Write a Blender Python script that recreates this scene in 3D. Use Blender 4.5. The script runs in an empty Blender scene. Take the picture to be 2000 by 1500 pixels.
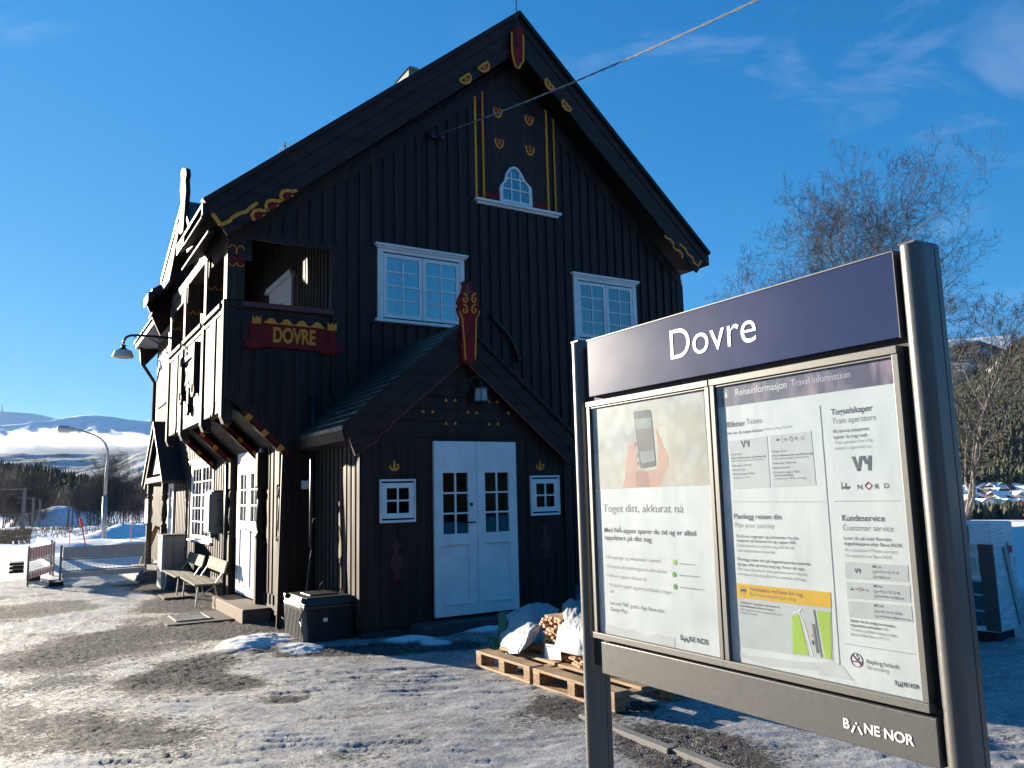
import bpy, math, random
import numpy as np
from mathutils import Matrix, Vector
R_ = math.radians
sc = bpy.context.scene
C = sc.collection
# ---------------------------------------------------------------- camera
CF, CY, CP, CR = 1565.52, 0.549789581, 0.137553325, -0.0248210991
EYE = np.array([0, 0, 1.6])
_f = np.array([math.sin(CY)*math.cos(CP), math.cos(CY)*math.cos(CP), math.sin(CP)])
_r = np.array([math.cos(CY), -math.sin(CY), 0]); _u = np.cross(_r, _f)
RI = math.cos(CR)*_r + math.sin(CR)*_u
UP = -math.sin(CR)*_r + math.cos(CR)*_u
FW = _f
def ray(x, y): return FW + RI*(x-1000)/CF - UP*(y-750)/CF
def _on(x, y, a, v):
    d = ray(x, y); return EYE + d*((v-EYE[a])/d[a])
def onX(x, y, v): return _on(x, y, 0, v)
def onY(x, y, v): return _on(x, y, 1, v)
def onZ(x, y, v=0.): return _on(x, y, 2, v)
def far(x, y, D):            # point at horizontal distance D in that direction
    d = ray(x, y); return EYE + d*(D/math.hypot(d[0], d[1]))
cam = bpy.data.cameras.new('camera'); camo = bpy.data.objects.new('camera', cam); C.objects.link(camo)
M = Matrix.Identity(4)
for i in range(3): M[i][0], M[i][1], M[i][2], M[i][3] = RI[i], UP[i], -FW[i], EYE[i]
camo.matrix_world = M
cam.sensor_width = 36; cam.lens = CF/2000*36; cam.clip_start = .05; cam.clip_end = 40000
sc.camera = camo
# ---------------------------------------------------------------- light
SUN_EL = R_(11.0); SUN_AZ = R_(-21.5)          # azimuth from +Y toward +X
sd = Vector((math.sin(SUN_AZ)*math.cos(SUN_EL), math.cos(SUN_AZ)*math.cos(SUN_EL), math.sin(SUN_EL)))
sl = bpy.data.lights.new('sun', 'SUN'); sl.energy = 5.0; sl.angle = R_(.53); sl.color = (1, .88, .70)
so = bpy.data.objects.new('sun', sl); C.objects.link(so)
so.rotation_euler = sd.to_track_quat('Z', 'Y').to_euler()
w = bpy.data.worlds.new('World'); sc.world = w; w.use_nodes = True
nt = w.node_tree; nt.nodes.clear()
def N(nt, t, **k):
    n = nt.nodes.new(t)
    for a, b in k.items():
        if a.startswith('i_'):
            key = a[2:]; key = int(key) if key.isdigit() else key.replace('_', ' ')
            n.inputs[key].default_value = b
        else: setattr(n, a, b)
    return n
L = lambda nt, a, b: nt.links.new(a, b)
sky = N(nt, 'ShaderNodeTexSky', sky_type='NISHITA', sun_disc=False, sun_elevation=SUN_EL, sun_rotation=SUN_AZ,
        altitude=500, air_density=1.0, dust_density=.2, ozone_density=2.2)
tc = N(nt, 'ShaderNodeTexCoord')
mp = N(nt, 'ShaderNodeMapping'); mp.inputs['Scale'].default_value = (1, 1, 2.2); mp.inputs['Rotation'].default_value = (.1, -.35, .2)
cn = N(nt, 'ShaderNodeTexNoise', i_Scale=5.5, i_Detail=8., i_Roughness=.62, i_Distortion=.6)
cn2 = N(nt, 'ShaderNodeTexNoise', i_Scale=1.7, i_Detail=3.)
L(nt, tc.outputs['Generated'], mp.inputs['Vector']); L(nt, mp.outputs[0], cn.inputs[0]); L(nt, mp.outputs[0], cn2.inputs[0])
r1 = N(nt, 'ShaderNodeMapRange', i_1=.52, i_2=.86, i_3=0., i_4=.22); L(nt, cn.outputs[0], r1.inputs[0])
r2 = N(nt, 'ShaderNodeMapRange', i_1=.48, i_2=.62, i_3=0., i_4=1.); L(nt, cn2.outputs[0], r2.inputs[0])
mm = N(nt, 'ShaderNodeMath', operation='MULTIPLY'); L(nt, r1.outputs[0], mm.inputs[0])
lobes = None                                     # the wisps gather in two parts of the sky
for (az_, el_, w0, w1) in ((math.atan2(*ray(1640, 170)[:2]), math.atan2(ray(1640, 170)[2], math.hypot(*ray(1640, 170)[:2])), .90, .975), (math.atan2(*ray(70, 10)[:2]), math.atan2(ray(70, 10)[2], math.hypot(*ray(70, 10)[:2])), .993, .9985)):
    dv = N(nt, 'ShaderNodeVectorMath', operation='DOT_PRODUCT'); dv.inputs[1].default_value = (math.sin(az_)*math.cos(el_), math.cos(az_)*math.cos(el_), math.sin(el_)); L(nt, tc.outputs['Generated'], dv.inputs[0])
    q_ = N(nt, 'ShaderNodeMapRange', i_1=w0, i_2=w1); L(nt, dv.outputs['Value'], q_.inputs[0])
    if lobes is None: lobes = q_.outputs[0]
    else: ad_ = N(nt, 'ShaderNodeMath', operation='MAXIMUM'); L(nt, lobes, ad_.inputs[0]); L(nt, q_.outputs[0], ad_.inputs[1]); lobes = ad_.outputs[0]
L(nt, lobes, mm.inputs[1])
sep = N(nt, 'ShaderNodeSeparateColor'); L(nt, sky.outputs[0], sep.inputs[0])
def chan(i, pts, k):                             # tone curve of one sky channel
    d = N(nt, 'ShaderNodeMath', operation='MULTIPLY'); d.inputs[1].default_value = .1; L(nt, sep.outputs[i], d.inputs[0])
    r = N(nt, 'ShaderNodeValToRGB'); e = r.color_ramp.elements
    while len(e) < len(pts): e.new(.5)
    for q, (x, y) in zip(e, pts): q.position = x/10; q.color = (y/k, y/k, y/k, 1)
    L(nt, d.outputs[0], r.inputs[0]); m_ = N(nt, 'ShaderNodeMath', operation='MULTIPLY'); m_.inputs[1].default_value = k; L(nt, r.outputs[0], m_.inputs[0]); return m_.outputs[0]
cr = chan(0, [(0, 0), (.37, .0), (.8, .04), (3, .34), (8, .85), (10, 1.0)], 1.2)
cg = chan(1, [(0, 0), (1.3, .80), (2.1, 1.18), (5, 1.85), (9, 2.45), (10, 2.5)], 2.7)
cb = chan(2, [(0, 0), (2.3, 2.3), (3.6, 3.05), (6, 3.5), (9, 3.8), (10, 3.9)], 4.)
g2 = N(nt, 'ShaderNodeMath', operation='MULTIPLY'); g2.inputs[1].default_value = 1.5; L(nt, cg, g2.inputs[0])
bm = N(nt, 'ShaderNodeMath', operation='MAXIMUM'); L(nt, cb, bm.inputs[0]); L(nt, g2.outputs[0], bm.inputs[1])
hs = N(nt, 'ShaderNodeCombineColor'); L(nt, cr, hs.inputs[0]); L(nt, cg, hs.inputs[1]); L(nt, bm.outputs[0], hs.inputs[2])
mx = N(nt, 'ShaderNodeMix', data_type='RGBA'); mx.inputs[7].default_value = (3.6, 3.9, 4.5, 1)
L(nt, mm.outputs[0], mx.inputs[0]); L(nt, hs.outputs[0], mx.inputs[6])
bg = N(nt, 'ShaderNodeBackground', i_Strength=.067); wo = N(nt, 'ShaderNodeOutputWorld')
L(nt, mx.outputs[2], bg.inputs[0]); L(nt, bg.outputs[0], wo.inputs[0])
sc.view_settings.view_transform = 'Standard'; sc.view_settings.look = 'None'
sc.view_settings.gamma = 1; sc.view_settings.use_curve_mapping = False
sc.view_settings.exposure = 1.9
sc.cycles.max_bounces = 6; sc.cycles.diffuse_bounces = 3; sc.cycles.transparent_max_bounces = 12; sc.cycles.volume_bounces = 3
# ---------------------------------------------------------------- helpers
class B:
    def __init__(s): s.v = []; s.f = []; s.c = []
    def cut(s): s.c.append((len(s.v), len(s.f)))
    def add(s, vs, fs):
        n = len(s.v); s.v += [tuple(map(float, p)) for p in vs]; s.f += [tuple(n+i for i in f) for f in fs]; return s
    def box(s, x0, y0, z0, x1, y1, z1):
        x0, x1 = sorted((x0, x1)); y0, y1 = sorted((y0, y1)); z0, z1 = sorted((z0, z1))
        return s.hexa([(x0, y0, z0), (x1, y0, z0), (x1, y1, z0), (x0, y1, z0), (x0, y0, z1), (x1, y0, z1), (x1, y1, z1), (x0, y1, z1)])
    def hexa(s, p): return s.add(p, [(0, 3, 2, 1), (4, 5, 6, 7), (0, 1, 5, 4), (1, 2, 6, 5), (2, 3, 7, 6), (3, 0, 4, 7)])
    def prism(s, poly, ax, c0, c1):
        def P(u, v, c): return {'Y': (u, c, v), 'X': (c, u, v), 'Z': (u, v, c)}[ax]
        n = len(poly); ar = sum(poly[i][0]*poly[(i+1) % n][1]-poly[(i+1) % n][0]*poly[i][1] for i in range(n))
        flip = (ar > 0) ^ (c1 > c0) ^ (ax == 'Y')
        poly = list(poly) if flip else list(poly)[::-1]
        vs = [P(u, v, c0) for u, v in poly]+[P(u, v, c1) for u, v in poly]
        return s.add(vs, [tuple(range(n)), tuple(range(2*n-1, n-1, -1))]+[(i, n+i, n+(i+1) % n, (i+1) % n) for i in range(n)])
    def ribbon(s, pts, w, ax, c0, c1):       # a band of width w along a 2D path, extruded
        pts = [np.array(p, float) for p in pts]; n = len(pts); W = w if hasattr(w, '__len__') else [w]*n
        a = []; b = []
        for i in range(n):
            t = pts[min(i+1, n-1)]-pts[max(i-1, 0)]; t /= (np.hypot(*t)+1e-9); nn = np.array([-t[1], t[0]])*W[i]/2
            a.append(pts[i]+nn); b.append(pts[i]-nn)
        for i in range(n-1): s.prism([a[i], a[i+1], b[i+1], b[i]], ax, c0, c1)
        return s
    def tube(s, pts, r, n=8, cap=True):
        pts = [Vector(p) for p in pts]; m = len(pts); rr = r if hasattr(r, '__len__') else [r]*m
        n0 = len(s.v); up = None
        for i in range(m):
            t = (pts[min(i+1, m-1)]-pts[max(i-1, 0)]).normalized()
            if up is None: up = t.orthogonal().normalized()
            up = (up-t*up.dot(t)); up = up.normalized() if up.length > 1e-6 else t.orthogonal().normalized()
            sd_ = t.cross(up)
            for k in range(n):
                an = 2*math.pi*k/n; q = pts[i]+(up*math.cos(an)+sd_*math.sin(an))*rr[i]; s.v.append(tuple(q))
        for i in range(m-1):
            for k in range(n):
                a = n0+i*n+k; b = n0+i*n+(k+1) % n; s.f.append((a, b, b+n, a+n))
        if cap: s.f.append(tuple(range(n0+n-1, n0-1, -1))); s.f.append(tuple(n0+(m-1)*n+k for k in range(n)))
        return s
    def lathe(s, c, prof, n=20, tilt=None):
        n0 = len(s.v); m = len(prof)
        for r, z in prof:
            for k in range(n):
                an = 2*math.pi*k/n; s.v.append((c[0]+r*math.cos(an), c[1]+r*math.sin(an), c[2]+z))
        for i in range(m-1):
            for k in range(n):
                a = n0+i*n+k; b = n0+i*n+(k+1) % n; s.f.append((a, b, b+n, a+n))
        return s
    def beam(s, p, q, w, h, up=(0, 0, 1)):    # rectangular bar from p to q
        p, q = Vector(p), Vector(q); t = (q-p).normalized(); u = Vector(up); a = t.cross(u).normalized()*w/2; b = a.cross(t).normalized()*h/2
        return s.hexa([p-a-b, p+a-b, q+a-b, q-a-b, p-a+b, p+a+b, q+a+b, q-a+b])
COL = {}
def obj(name, b, m, parent=None, bevel=0, smooth=False, label=None):
    if isinstance(b, B): vs, fs = b.v, b.f
    else: vs, fs = b
    me = bpy.data.meshes.new(name)
    off = np.array(wloc(parent)) if parent else np.zeros(3)
    V = np.array(vs, float)-off
    me.from_pydata(V.tolist(), [], fs); me.update()
    if smooth: me.polygons.foreach_set('use_smooth', [True]*len(me.polygons))
    if m: me.materials.append(m)
    o = bpy.data.objects.new(name, me); C.objects.link(o)
    if parent: o.parent = parent
    if bevel:
        md = o.modifiers.new('b', 'BEVEL'); md.width = bevel; md.segments = 2; md.limit_method = 'ANGLE'; md.angle_limit = R_(40)
    if label: o['label'] = label
    return o
def objs(name, b, m, parent=None, **k):      # one object per stretch of the mesh between cut() marks
    r = []; v0 = f0 = 0
    for v1, f1 in b.c+[(len(b.v), len(b.f))]:
        if f1 > f0: r.append(obj(name, (b.v[v0:v1], [tuple(i-v0 for i in f) for f in b.f[f0:f1]]), m, parent, **k))
        v0, f0 = v1, f1
    return r
def wloc(o):
    v = Vector((0, 0, 0))
    while o: v += o.location; o = o.parent
    return v
def thing(name, label, cat, loc, group=None):
    o = bpy.data.objects.new(name, None); C.objects.link(o); o.location = loc; o.empty_display_size = .2
    return tag(o, label, cat, group)
def tag(o, label, cat, group=None):
    o['label'] = label; o['category'] = cat
    if group: o['group'] = group
    return o
def struct(o, kind='structure'): o['kind'] = kind; return o
def copy_tree(o, loc=None, rz=None, parent=None):
    c = o.copy(); C.objects.link(c)
    if parent: c.parent = parent
    if loc is not None: c.location = loc
    if rz is not None: c.rotation_euler = (0, 0, rz)
    for ch in list(o.children): copy_tree(ch, parent=c)
    return c
def mat(name, col, rough=.6, metal=0., var=.2, scale=8., st=(1, 1, 1), bump=0., bs=40., spec=.5, col2=None, bd=.01, coat=0., rv=.08, thr=None):
    if name in COL: return COL[name]
    m = bpy.data.materials.new(name); m.use_nodes = True; t = m.node_tree; t.nodes.clear()
    o = N(t, 'ShaderNodeOutputMaterial'); p = N(t, 'ShaderNodeBsdfPrincipled', i_Metallic=metal)
    p.inputs['Specular IOR Level'].default_value = spec
    if coat: p.inputs['Coat Weight'].default_value = coat; p.inputs['Coat Roughness'].default_value = .1
    L(t, p.outputs[0], o.inputs[0])
    c = N(t, 'ShaderNodeTexCoord'); mpn = N(t, 'ShaderNodeMapping'); mpn.inputs['Scale'].default_value = st
    L(t, c.outputs['Object'], mpn.inputs[0])
    n = N(t, 'ShaderNodeTexNoise', i_Scale=float(scale), i_Detail=6., i_Roughness=.6); L(t, mpn.outputs[0], n.inputs[0])
    a = [x*(1-var) for x in col]; b_ = [min(1, x*(1+var)) for x in col] if col2 is None else col2
    rm = N(t, 'ShaderNodeMapRange', i_1=(thr[0] if thr else .3), i_2=(thr[1] if thr else .7)); L(t, n.outputs[0], rm.inputs[0])
    x = N(t, 'ShaderNodeMix', data_type='RGBA'); x.inputs[6].default_value = (*(col if col2 else a), 1); x.inputs[7].default_value = (*b_, 1)
    L(t, rm.outputs[0], x.inputs[0]); L(t, x.outputs[2], p.inputs['Base Color'])
    rr = N(t, 'ShaderNodeMapRange', i_1=.3, i_2=.7, i_3=max(.02, rough-rv), i_4=min(1, rough+rv)); L(t, n.outputs[0], rr.inputs[0]); L(t, rr.outputs[0], p.inputs['Roughness'])
    if bump:
        n2 = N(t, 'ShaderNodeTexNoise', i_Scale=float(bs), i_Detail=5.); L(t, mpn.outputs[0], n2.inputs[0])
        bp = N(t, 'ShaderNodeBump', i_Strength=float(bump), i_Distance=float(bd)); L(t, n2.outputs[0], bp.inputs['Height']); L(t, bp.outputs[0], p.inputs['Normal'])
    COL[name] = m; return m
# wood grain runs along the named axis
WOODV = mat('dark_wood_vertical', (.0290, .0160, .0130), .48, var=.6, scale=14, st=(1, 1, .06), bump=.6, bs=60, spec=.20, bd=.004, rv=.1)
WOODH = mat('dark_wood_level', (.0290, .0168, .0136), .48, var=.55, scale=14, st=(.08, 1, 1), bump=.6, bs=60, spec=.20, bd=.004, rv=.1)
WOODY = mat('shaded_wood_long', (.0045, .0036, .0034), .6, var=.4, scale=14, st=(1, .08, 1), bump=.5, bs=60, spec=.1, bd=.004, rv=.1)  # near-black: the deep shade under balcony and eaves is painted in
WOODP = mat('brown_wood_weathered', (.030, .021, .018), .70, var=.35, scale=16, st=(1, 1, .05), bump=.7, bs=50, spec=.18, bd=.005, rv=.12, col2=(.075, .054, .044), thr=(.45, .8))
RED = mat('red_paint', (.19, .008, .009), .6, spec=.2, var=.25, scale=10, bump=.2, bs=60)
YEL = mat('yellow_paint', (.72, .27, .035), .6, spec=.2, var=.18, scale=20, bump=.1, bs=80)
WHITE = mat('white_paint', (.72, .73, .72), .48, var=.09, scale=5, bump=.12, bs=50, bd=.003)
SLATE = mat('roof_slate', (.010, .013, .015), .5, var=.5, scale=9, bump=.5, bs=30)
IRON = mat('black_iron', (.012, .012, .013), .45, var=.2, bump=.1)
def glass(name, tint=(.55, .7, .72), refl=.10):
    m = bpy.data.materials.new(name); m.use_nodes = True; t = m.node_tree; t.nodes.clear()
    o = N(t, 'ShaderNodeOutputMaterial'); tr = N(t, 'ShaderNodeBsdfTransparent'); tr.inputs[0].default_value = (*tint, 1)
    g = N(t, 'ShaderNodeBsdfGlossy', i_Roughness=.02); g.inputs[0].default_value = (.9, .95, 1, 1)
    c = N(t, 'ShaderNodeTexCoord'); n = N(t, 'ShaderNodeTexNoise', i_Scale=1.3, i_Detail=1.)
    L(t, c.outputs['Object'], n.inputs[0]); bp = N(t, 'ShaderNodeBump', i_Strength=.12, i_Distance=.02); L(t, n.outputs[0], bp.inputs['Height']); L(t, bp.outputs[0], g.inputs['Normal'])
    lw = N(t, 'ShaderNodeFresnel', i_IOR=1.7); ad = N(t, 'ShaderNodeMath', operation='ADD'); ad.inputs[1].default_value = refl
    L(t, lw.outputs[0], ad.inputs[0]); x = N(t, 'ShaderNodeMixShader'); L(t, ad.outputs[0], x.inputs[0]); L(t, tr.outputs[0], x.inputs[1]); L(t, g.outputs[0], x.inputs[2]); L(t, x.outputs[0], o.inputs[0])
    return m
GLASS = glass('window_glass', refl=.17); GLASS2 = glass('door_glass', (.45, .55, .55), .0)
DARKIN = mat('dark_interior', (.012, .014, .016), .8, var=.2)
CURT = mat('curtain_cloth', (.6, .62, .62), .9, var=.12, scale=3, st=(1, 1, .1))
def sstep(a, b, x):
    t = np.clip((x-a)/(b-a), 0, 1); return t*t*(3-2*t)
def _h(ix, iy, s):
    n = (ix*374761393 + iy*668265263 + s*1442695041) & 0xffffffff
    n = ((n ^ (n >> 13))*1274126177) & 0xffffffff
    return ((n ^ (n >> 16)) & 0xffff)/65535.
def vnoise(x, y, s=0):
    x = np.asarray(x, float); y = np.asarray(y, float)
    ix = np.floor(x).astype(np.int64); iy = np.floor(y).astype(np.int64); fx = x-ix; fy = y-iy
    fx = fx*fx*fx*(fx*(fx*6-15)+10); fy = fy*fy*fy*(fy*(fy*6-15)+10)
    a = _h(ix, iy, s); b = _h(ix+1, iy, s); c = _h(ix, iy+1, s); d = _h(ix+1, iy+1, s)
    return (a+(b-a)*fx)*(1-fy)+(c+(d-c)*fx)*fy
def fbm(x, y, o=5, s=0, g=.5):
    v = 0; am = 1; t = 0
    for i in range(o): v = v+am*vnoise(x*2**i+13.7*i, y*2**i-7.1*i, s+i); t += am; am *= g
    return v/t
def text(s, p, right, h, mtl, name, parent, width=None, bold=0., off=.0012, up=(0, 0, 1), xs=.84, ext=.0004, label=None):
    """lettering as a mesh: p = baseline start, right = unit vector along the line, h = cap height"""
    cu = bpy.data.curves.new('t', 'FONT'); cu.body = s; cu.size = 1; cu.offset = bold; cu.extrude = 0
    to = bpy.data.objects.new('t', cu); C.objects.link(to)
    dg = bpy.context.evaluated_depsgraph_get(); me = bpy.data.meshes.new_from_object(to.evaluated_get(dg))
    bpy.data.objects.remove(to); n = len(me.vertices)
    if n == 0: return None
    co = np.empty(n*3); me.vertices.foreach_get('co', co); co = co.reshape(-1, 3)
    k = h/.729; sx = k*xs if width is None else width/max(1e-6, co[:, 0].max())
    r = np.array(right, float); u = np.array(up, float); nn = np.cross(r, u)
    P = np.array(p)+np.outer(co[:, 0]*sx, r)+np.outer(co[:, 1]*k, u)+nn*off
    fs = [tuple(q.vertices) for q in me.polygons]; bpy.data.meshes.remove(me)
    if parent is None and name is None: return P, fs
    return obj(name, (P.tolist(), fs), mtl, parent, label=label)
class TB:                                        # several lines of lettering gathered into one mesh
    def __init__(s): s.v = []; s.f = []
    def put(s, st, p, right, h, **k):
        q = text(st, p, right, h, None, None, None, **k)
        if q is None: return
        n = len(s.v); s.v += q[0].tolist(); s.f += [tuple(n+i for i in f) for f in q[1]]
# ---------------------------------------------------------------- ground
RT = np.array([math.cos(CY), -math.sin(CY)]); FT = np.array([math.sin(CY), math.cos(CY)])
def patch(px, py, rx, ry):                     # an oval on the ground: centre and half-axes in metres
    c = onZ(px, py)[:2]; a = np.hypot(*(onZ(px+rx, py)[:2]-c)); b = np.hypot(*(onZ(px, py+ry)[:2]-c))*.5+np.hypot(*(onZ(px, py-ry)[:2]-c))*.5
    return c, a, b
def blob(X, Y, p):
    (c, a, b) = p; u = ((X-c[0])*RT[0]+(Y-c[1])*RT[1])/a; v = ((X-c[0])*FT[0]+(Y-c[1])*FT[1])/b
    return np.exp(-(u*u+v*v)*.9)
GR = [(patch(*q[:4]), q[4]) for q in [(60, 1190, 110, 14, .9), (250, 1245, 120, 26, 1.), (390, 1300, 75, 28, 1.), (330, 1325, 150, 14, .7),
      (470, 1335, 60, 18, .8), (520, 1225, 110, 20, 1.2), (370, 1180, 90, 16, 1.1), (640, 1272, 110, 9, 1.2), (760, 1268, 90, 10, 1.), (60, 1300, 160, 45, .55),
      (120, 1420, 220, 60, .45), (300, 1430, 130, 40, .40), (1120, 1385, 100, 26, 1.), (1060, 1350, 60, 10, .4), (1290, 1450, 120, 34, 1.3), (1400, 1500, 120, 40, 1.2), (700, 1480, 70, 16, .5), (560, 1365, 60, 10, .6), (420, 1140, 200, 9, .9), (900, 1262, 60, 12, .8), (1230, 1380, 60, 8, .9)]]
MND = [(patch(500, 1258, 60, 17), .10, 1), (patch(590, 1270, 40, 8), .05, 1), (patch(800, 1253, 50, 6), .06, 1), (patch(930, 1232, 60, 7), .07, 1), (patch(850, 1258, 30, 4), .03, 1),
       (patch(165, 1038, 36, 5), .55, 0), (patch(215, 1052, 30, 4), .45, 0), (patch(60, 1062, 60, 3), .3, 0), (patch(185, 1100, 55, 9), .30, 0), (patch(255, 1090, 40, 9), .35, 0), (patch(240, 1040, 50, 4), .4, 0),
       (patch(285, 1045, 20, 6), .5, 0), (patch(120, 1075, 50, 5), .25, 0)]
def ground(X, Y, detail=True):
    D = np.hypot(X, Y); a = np.degrees(np.arctan2(X, np.maximum(Y, -1e9)))
    wr = sstep(33, 50, a)*sstep(140, 118, a); Dw = D*(1+.05*(fbm(a/6, a*0, 3, 5)-.5))
    zl = np.interp(D, [0, 30, 110, 200, 350, 800, 12000], [0, 0, -.5, 2, 6, 14, 60])
    zr = np.interp(Dw, [0, 14.2, 15.4, 17.0, 18.8, 20.5, 40, 420, 700, 1500, 12000], [0, 0, .12, .66, .84, .78, -2.2, -14, -9, 10, 60])
    z = zl*(1-wr)+zr*wr
    # snow relief out in the field and on the bank
    sn = snow_amt(X, Y)
    big = (fbm(X/2.4, Y/3.2, 4, 21)-.5)*.42+(fbm(X/7, Y/9, 3, 22)-.5)*.7
    z = z+big*sn*sstep(18, 30, D)*(1-wr*.8)*sstep(900, 100, D)
    z = z+sn*wr*(fbm(X/.35, Y/.35, 4, 31)-.5)*.05*sstep(60, 20, D)
    for p, h, k in MND:
        z = z+h*blob(X, Y, p)*(.7+.6*fbm(X/.14, Y/.14, 4, 41) if k else 1)*(1 if k else .9)
    if detail:
        g = gravel_amt(X, Y); nr = sstep(26, 9, D)
        s = (X*RT[0]+Y*RT[1]); t = (X*FT[0]+Y*FT[1])
        ws = s+.35*fbm(s/.7, t/.5, 2, 7); wt = t+.10*(fbm(s/.5, t/.5, 3, 8)-.5)
        rip = 1-np.abs(2*fbm(ws/.62, wt/.115, 3, 9)-1); rip = (rip-.75)*.028
        rip2 = (fbm(ws/.20, wt/.055, 4, 12, .6)-.5)*.020
        soft = (fbm(X/.9, Y/.9, 3, 14)-.5)*.03
        foot = (fbm(X/.16, Y/.13, 3, 19)-.5)*.028*sstep(4.2, 6.0, X)
        grit = (fbm(X/.035, Y/.035, 2, 16)-.5)*.012
        ip = sstep(.35, .75, fbm(s/1.3, t/.9, 3, 17))
        z = z+nr*(soft+foot+(1-g)*(rip*(.35+.9*ip)+rip2*.9)+grit*(.5+1.6*g))
        z = z-.012*g*nr
    return z
def snow_amt(X, Y):
    D = np.hypot(X, Y); a = np.degrees(np.arctan2(X, np.maximum(Y, -1e9)))
    n = fbm(X/1.5, Y/1.5, 4, 51)-.5
    fl = sstep(20.5, 22.5, Y+n*2.4-.25*X)*(a < 40)*(X < 40)
    fr = sstep(13.6, 14.8, D+n*1.6)*(a > 40)
    pile = 0
    for p, h, k in MND:
        if k: pile = np.maximum(pile, sstep(.25, .6, blob(X, Y, p)+n*.2))
    tr = sstep(.42, .3, np.abs(a))*0
    return np.clip(np.maximum(np.maximum(fl, fr), pile), 0, 1)
def gravel_amt(X, Y):
    g = 0
    for p, s in GR: g = g+s*blob(X, Y, p)
    g = g+.9*np.exp(-((X-2.55)/.5)**2)*sstep(9.6, 10.5, Y)*sstep(20, 17, Y)
    D = np.hypot(X, Y)
    g = g*sstep(30, 20, D)+(fbm(X/.5, Y/.5, 4, 61)-.5)*.8+.10*sstep(1.5, -2, X)
    return np.clip(sstep(.12, 1.25, g), 0, 1)
def axis(lo, f0, f1, hi, st, gr):
    m = list(np.arange(f0, f1, st)); s = st; x = f1
    up = []
    while x < hi: up.append(x); s *= gr; x += s
    s = st; x = f0; dn = []
    while x > lo: s *= gr; x -= s; dn.append(x)
    return np.array(dn[::-1]+m+up+[hi])
gx = axis(-9000, -2.6, 5.6, 12000, .032, 1.035); gy = axis(-4000, 1.7, 9.6, 12000, .032, 1.026)
XX, YY = np.meshgrid(gx, gy); ZZ = ground(XX, YY)
nx, ny = len(gx), len(gy)
me = bpy.data.meshes.new('ground'); V = np.stack([XX, YY, ZZ], -1).reshape(-1, 3)
me.vertices.add(nx*ny); me.vertices.foreach_set('co', V.ravel())
ii, jj = np.meshgrid(np.arange(nx-1), np.arange(ny-1)); q = (jj*nx+ii).ravel()
F = np.stack([q, q+1, q+nx+1, q+nx], 1).ravel(); nf = len(q)
me.loops.add(nf*4); me.loops.foreach_set('vertex_index', F); me.polygons.add(nf)
me.polygons.foreach_set('loop_start', np.arange(nf)*4); me.polygons.foreach_set('use_smooth', [True]*nf); me.update(); me.validate()
at = me.attributes.new('gravel', 'FLOAT', 'POINT'); at.data.foreach_set('value', gravel_amt(XX, YY).ravel())
at = me.attributes.new('snow', 'FLOAT', 'POINT'); at.data.foreach_set('value', np.broadcast_to(snow_amt(XX, YY), XX.shape).ravel())
m = bpy.data.materials.new('ice_gravel_snow'); m.use_nodes = True; t = m.node_tree; t.nodes.clear()
o = N(t, 'ShaderNodeOutputMaterial'); p = N(t, 'ShaderNodeBsdfPrincipled'); L(t, p.outputs[0], o.inputs[0])
c = N(t, 'ShaderNodeTexCoord').outputs['Object']
def NZ(sc_, d=5., r=.6, dist=0.):
    n = N(t, 'ShaderNodeTexNoise', i_Scale=float(sc_), i_Detail=d, i_Roughness=r, i_Distortion=dist); L(t, c, n.inputs[0]); return n.outputs[0]
def MR(i, a, b, c_=0., d=1.):
    n = N(t, 'ShaderNodeMapRange', i_1=a, i_2=b, i_3=c_, i_4=d); L(t, i, n.inputs[0]); return n.outputs[0]
def MA(op, a, b):
    n = N(t, 'ShaderNodeMath', operation=op)
    for k, v in enumerate((a, b)):
        if isinstance(v, (int, float)): n.inputs[k].default_value = v
        else: L(t, v, n.inputs[k])
    return n.outputs[0]
def MC(f, a, b):
    n = N(t, 'ShaderNodeMix', data_type='RGBA')
    for k, v in ((0, f), (6, a), (7, b)):
        if isinstance(v, tuple): n.inputs[k].default_value = (*v, 1)
        elif isinstance(v, (int, float)): n.inputs[k].default_value = v
        else: L(t, v, n.inputs[k])
    return n.outputs[2]
ag = N(t, 'ShaderNodeAttribute', attribute_name='gravel').outputs['Fac']; asn = N(t, 'ShaderNodeAttribute', attribute_name='snow').outputs['Fac']
gm = MR(MA('ADD', ag, MA('MULTIPLY', MA('SUBTRACT', NZ(14, 10., .84), .5), 3.4)), .32, .76)
vo = N(t, 'ShaderNodeTexVoronoi', i_Scale=75.); L(t, c, vo.inputs[0])
vo2 = N(t, 'ShaderNodeTexVoronoi', i_Scale=38.); L(t, c, vo2.inputs[0])
rgb = N(t, 'ShaderNodeSeparateColor'); L(t, vo.outputs['Color'], rgb.inputs[0])
grav = MC(rgb.outputs[0], (.020, .020, .0205), (.112, .112, .114))
grav = MC(MR(rgb.outputs[1], .7, .9), grav, (.085, .060, .05))
grav = MC(MR(NZ(30, 6., .7), .50, .64), grav, (.24, .235, .23))
ice = MC(MR(NZ(2.2, 6.), .35, .65), (.215, .215, .22), (.37, .37, .378))
ice = MC(MR(NZ(10, 7., .78), .52, .64), ice, (.52, .53, .545))
sepx = N(t, 'ShaderNodeSeparateXYZ'); L(t, c, sepx.inputs[0])
cover = MA('ADD', MA('MULTIPLY', ag, .30), MR(NZ(.9, 4., .6), .38, .66, -.055, .085)); cover = MA('ADD', cover, MR(sepx.outputs[0], -1.5, 3.4, .085, -.025))
mott = MR(MA('ADD', NZ(24, 9., .84), cover), .555, .615)
ice = MC(mott, ice, MC(MR(NZ(60, 3.), .4, .6), (.035, .034, .034), (.10, .097, .094)))
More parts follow.
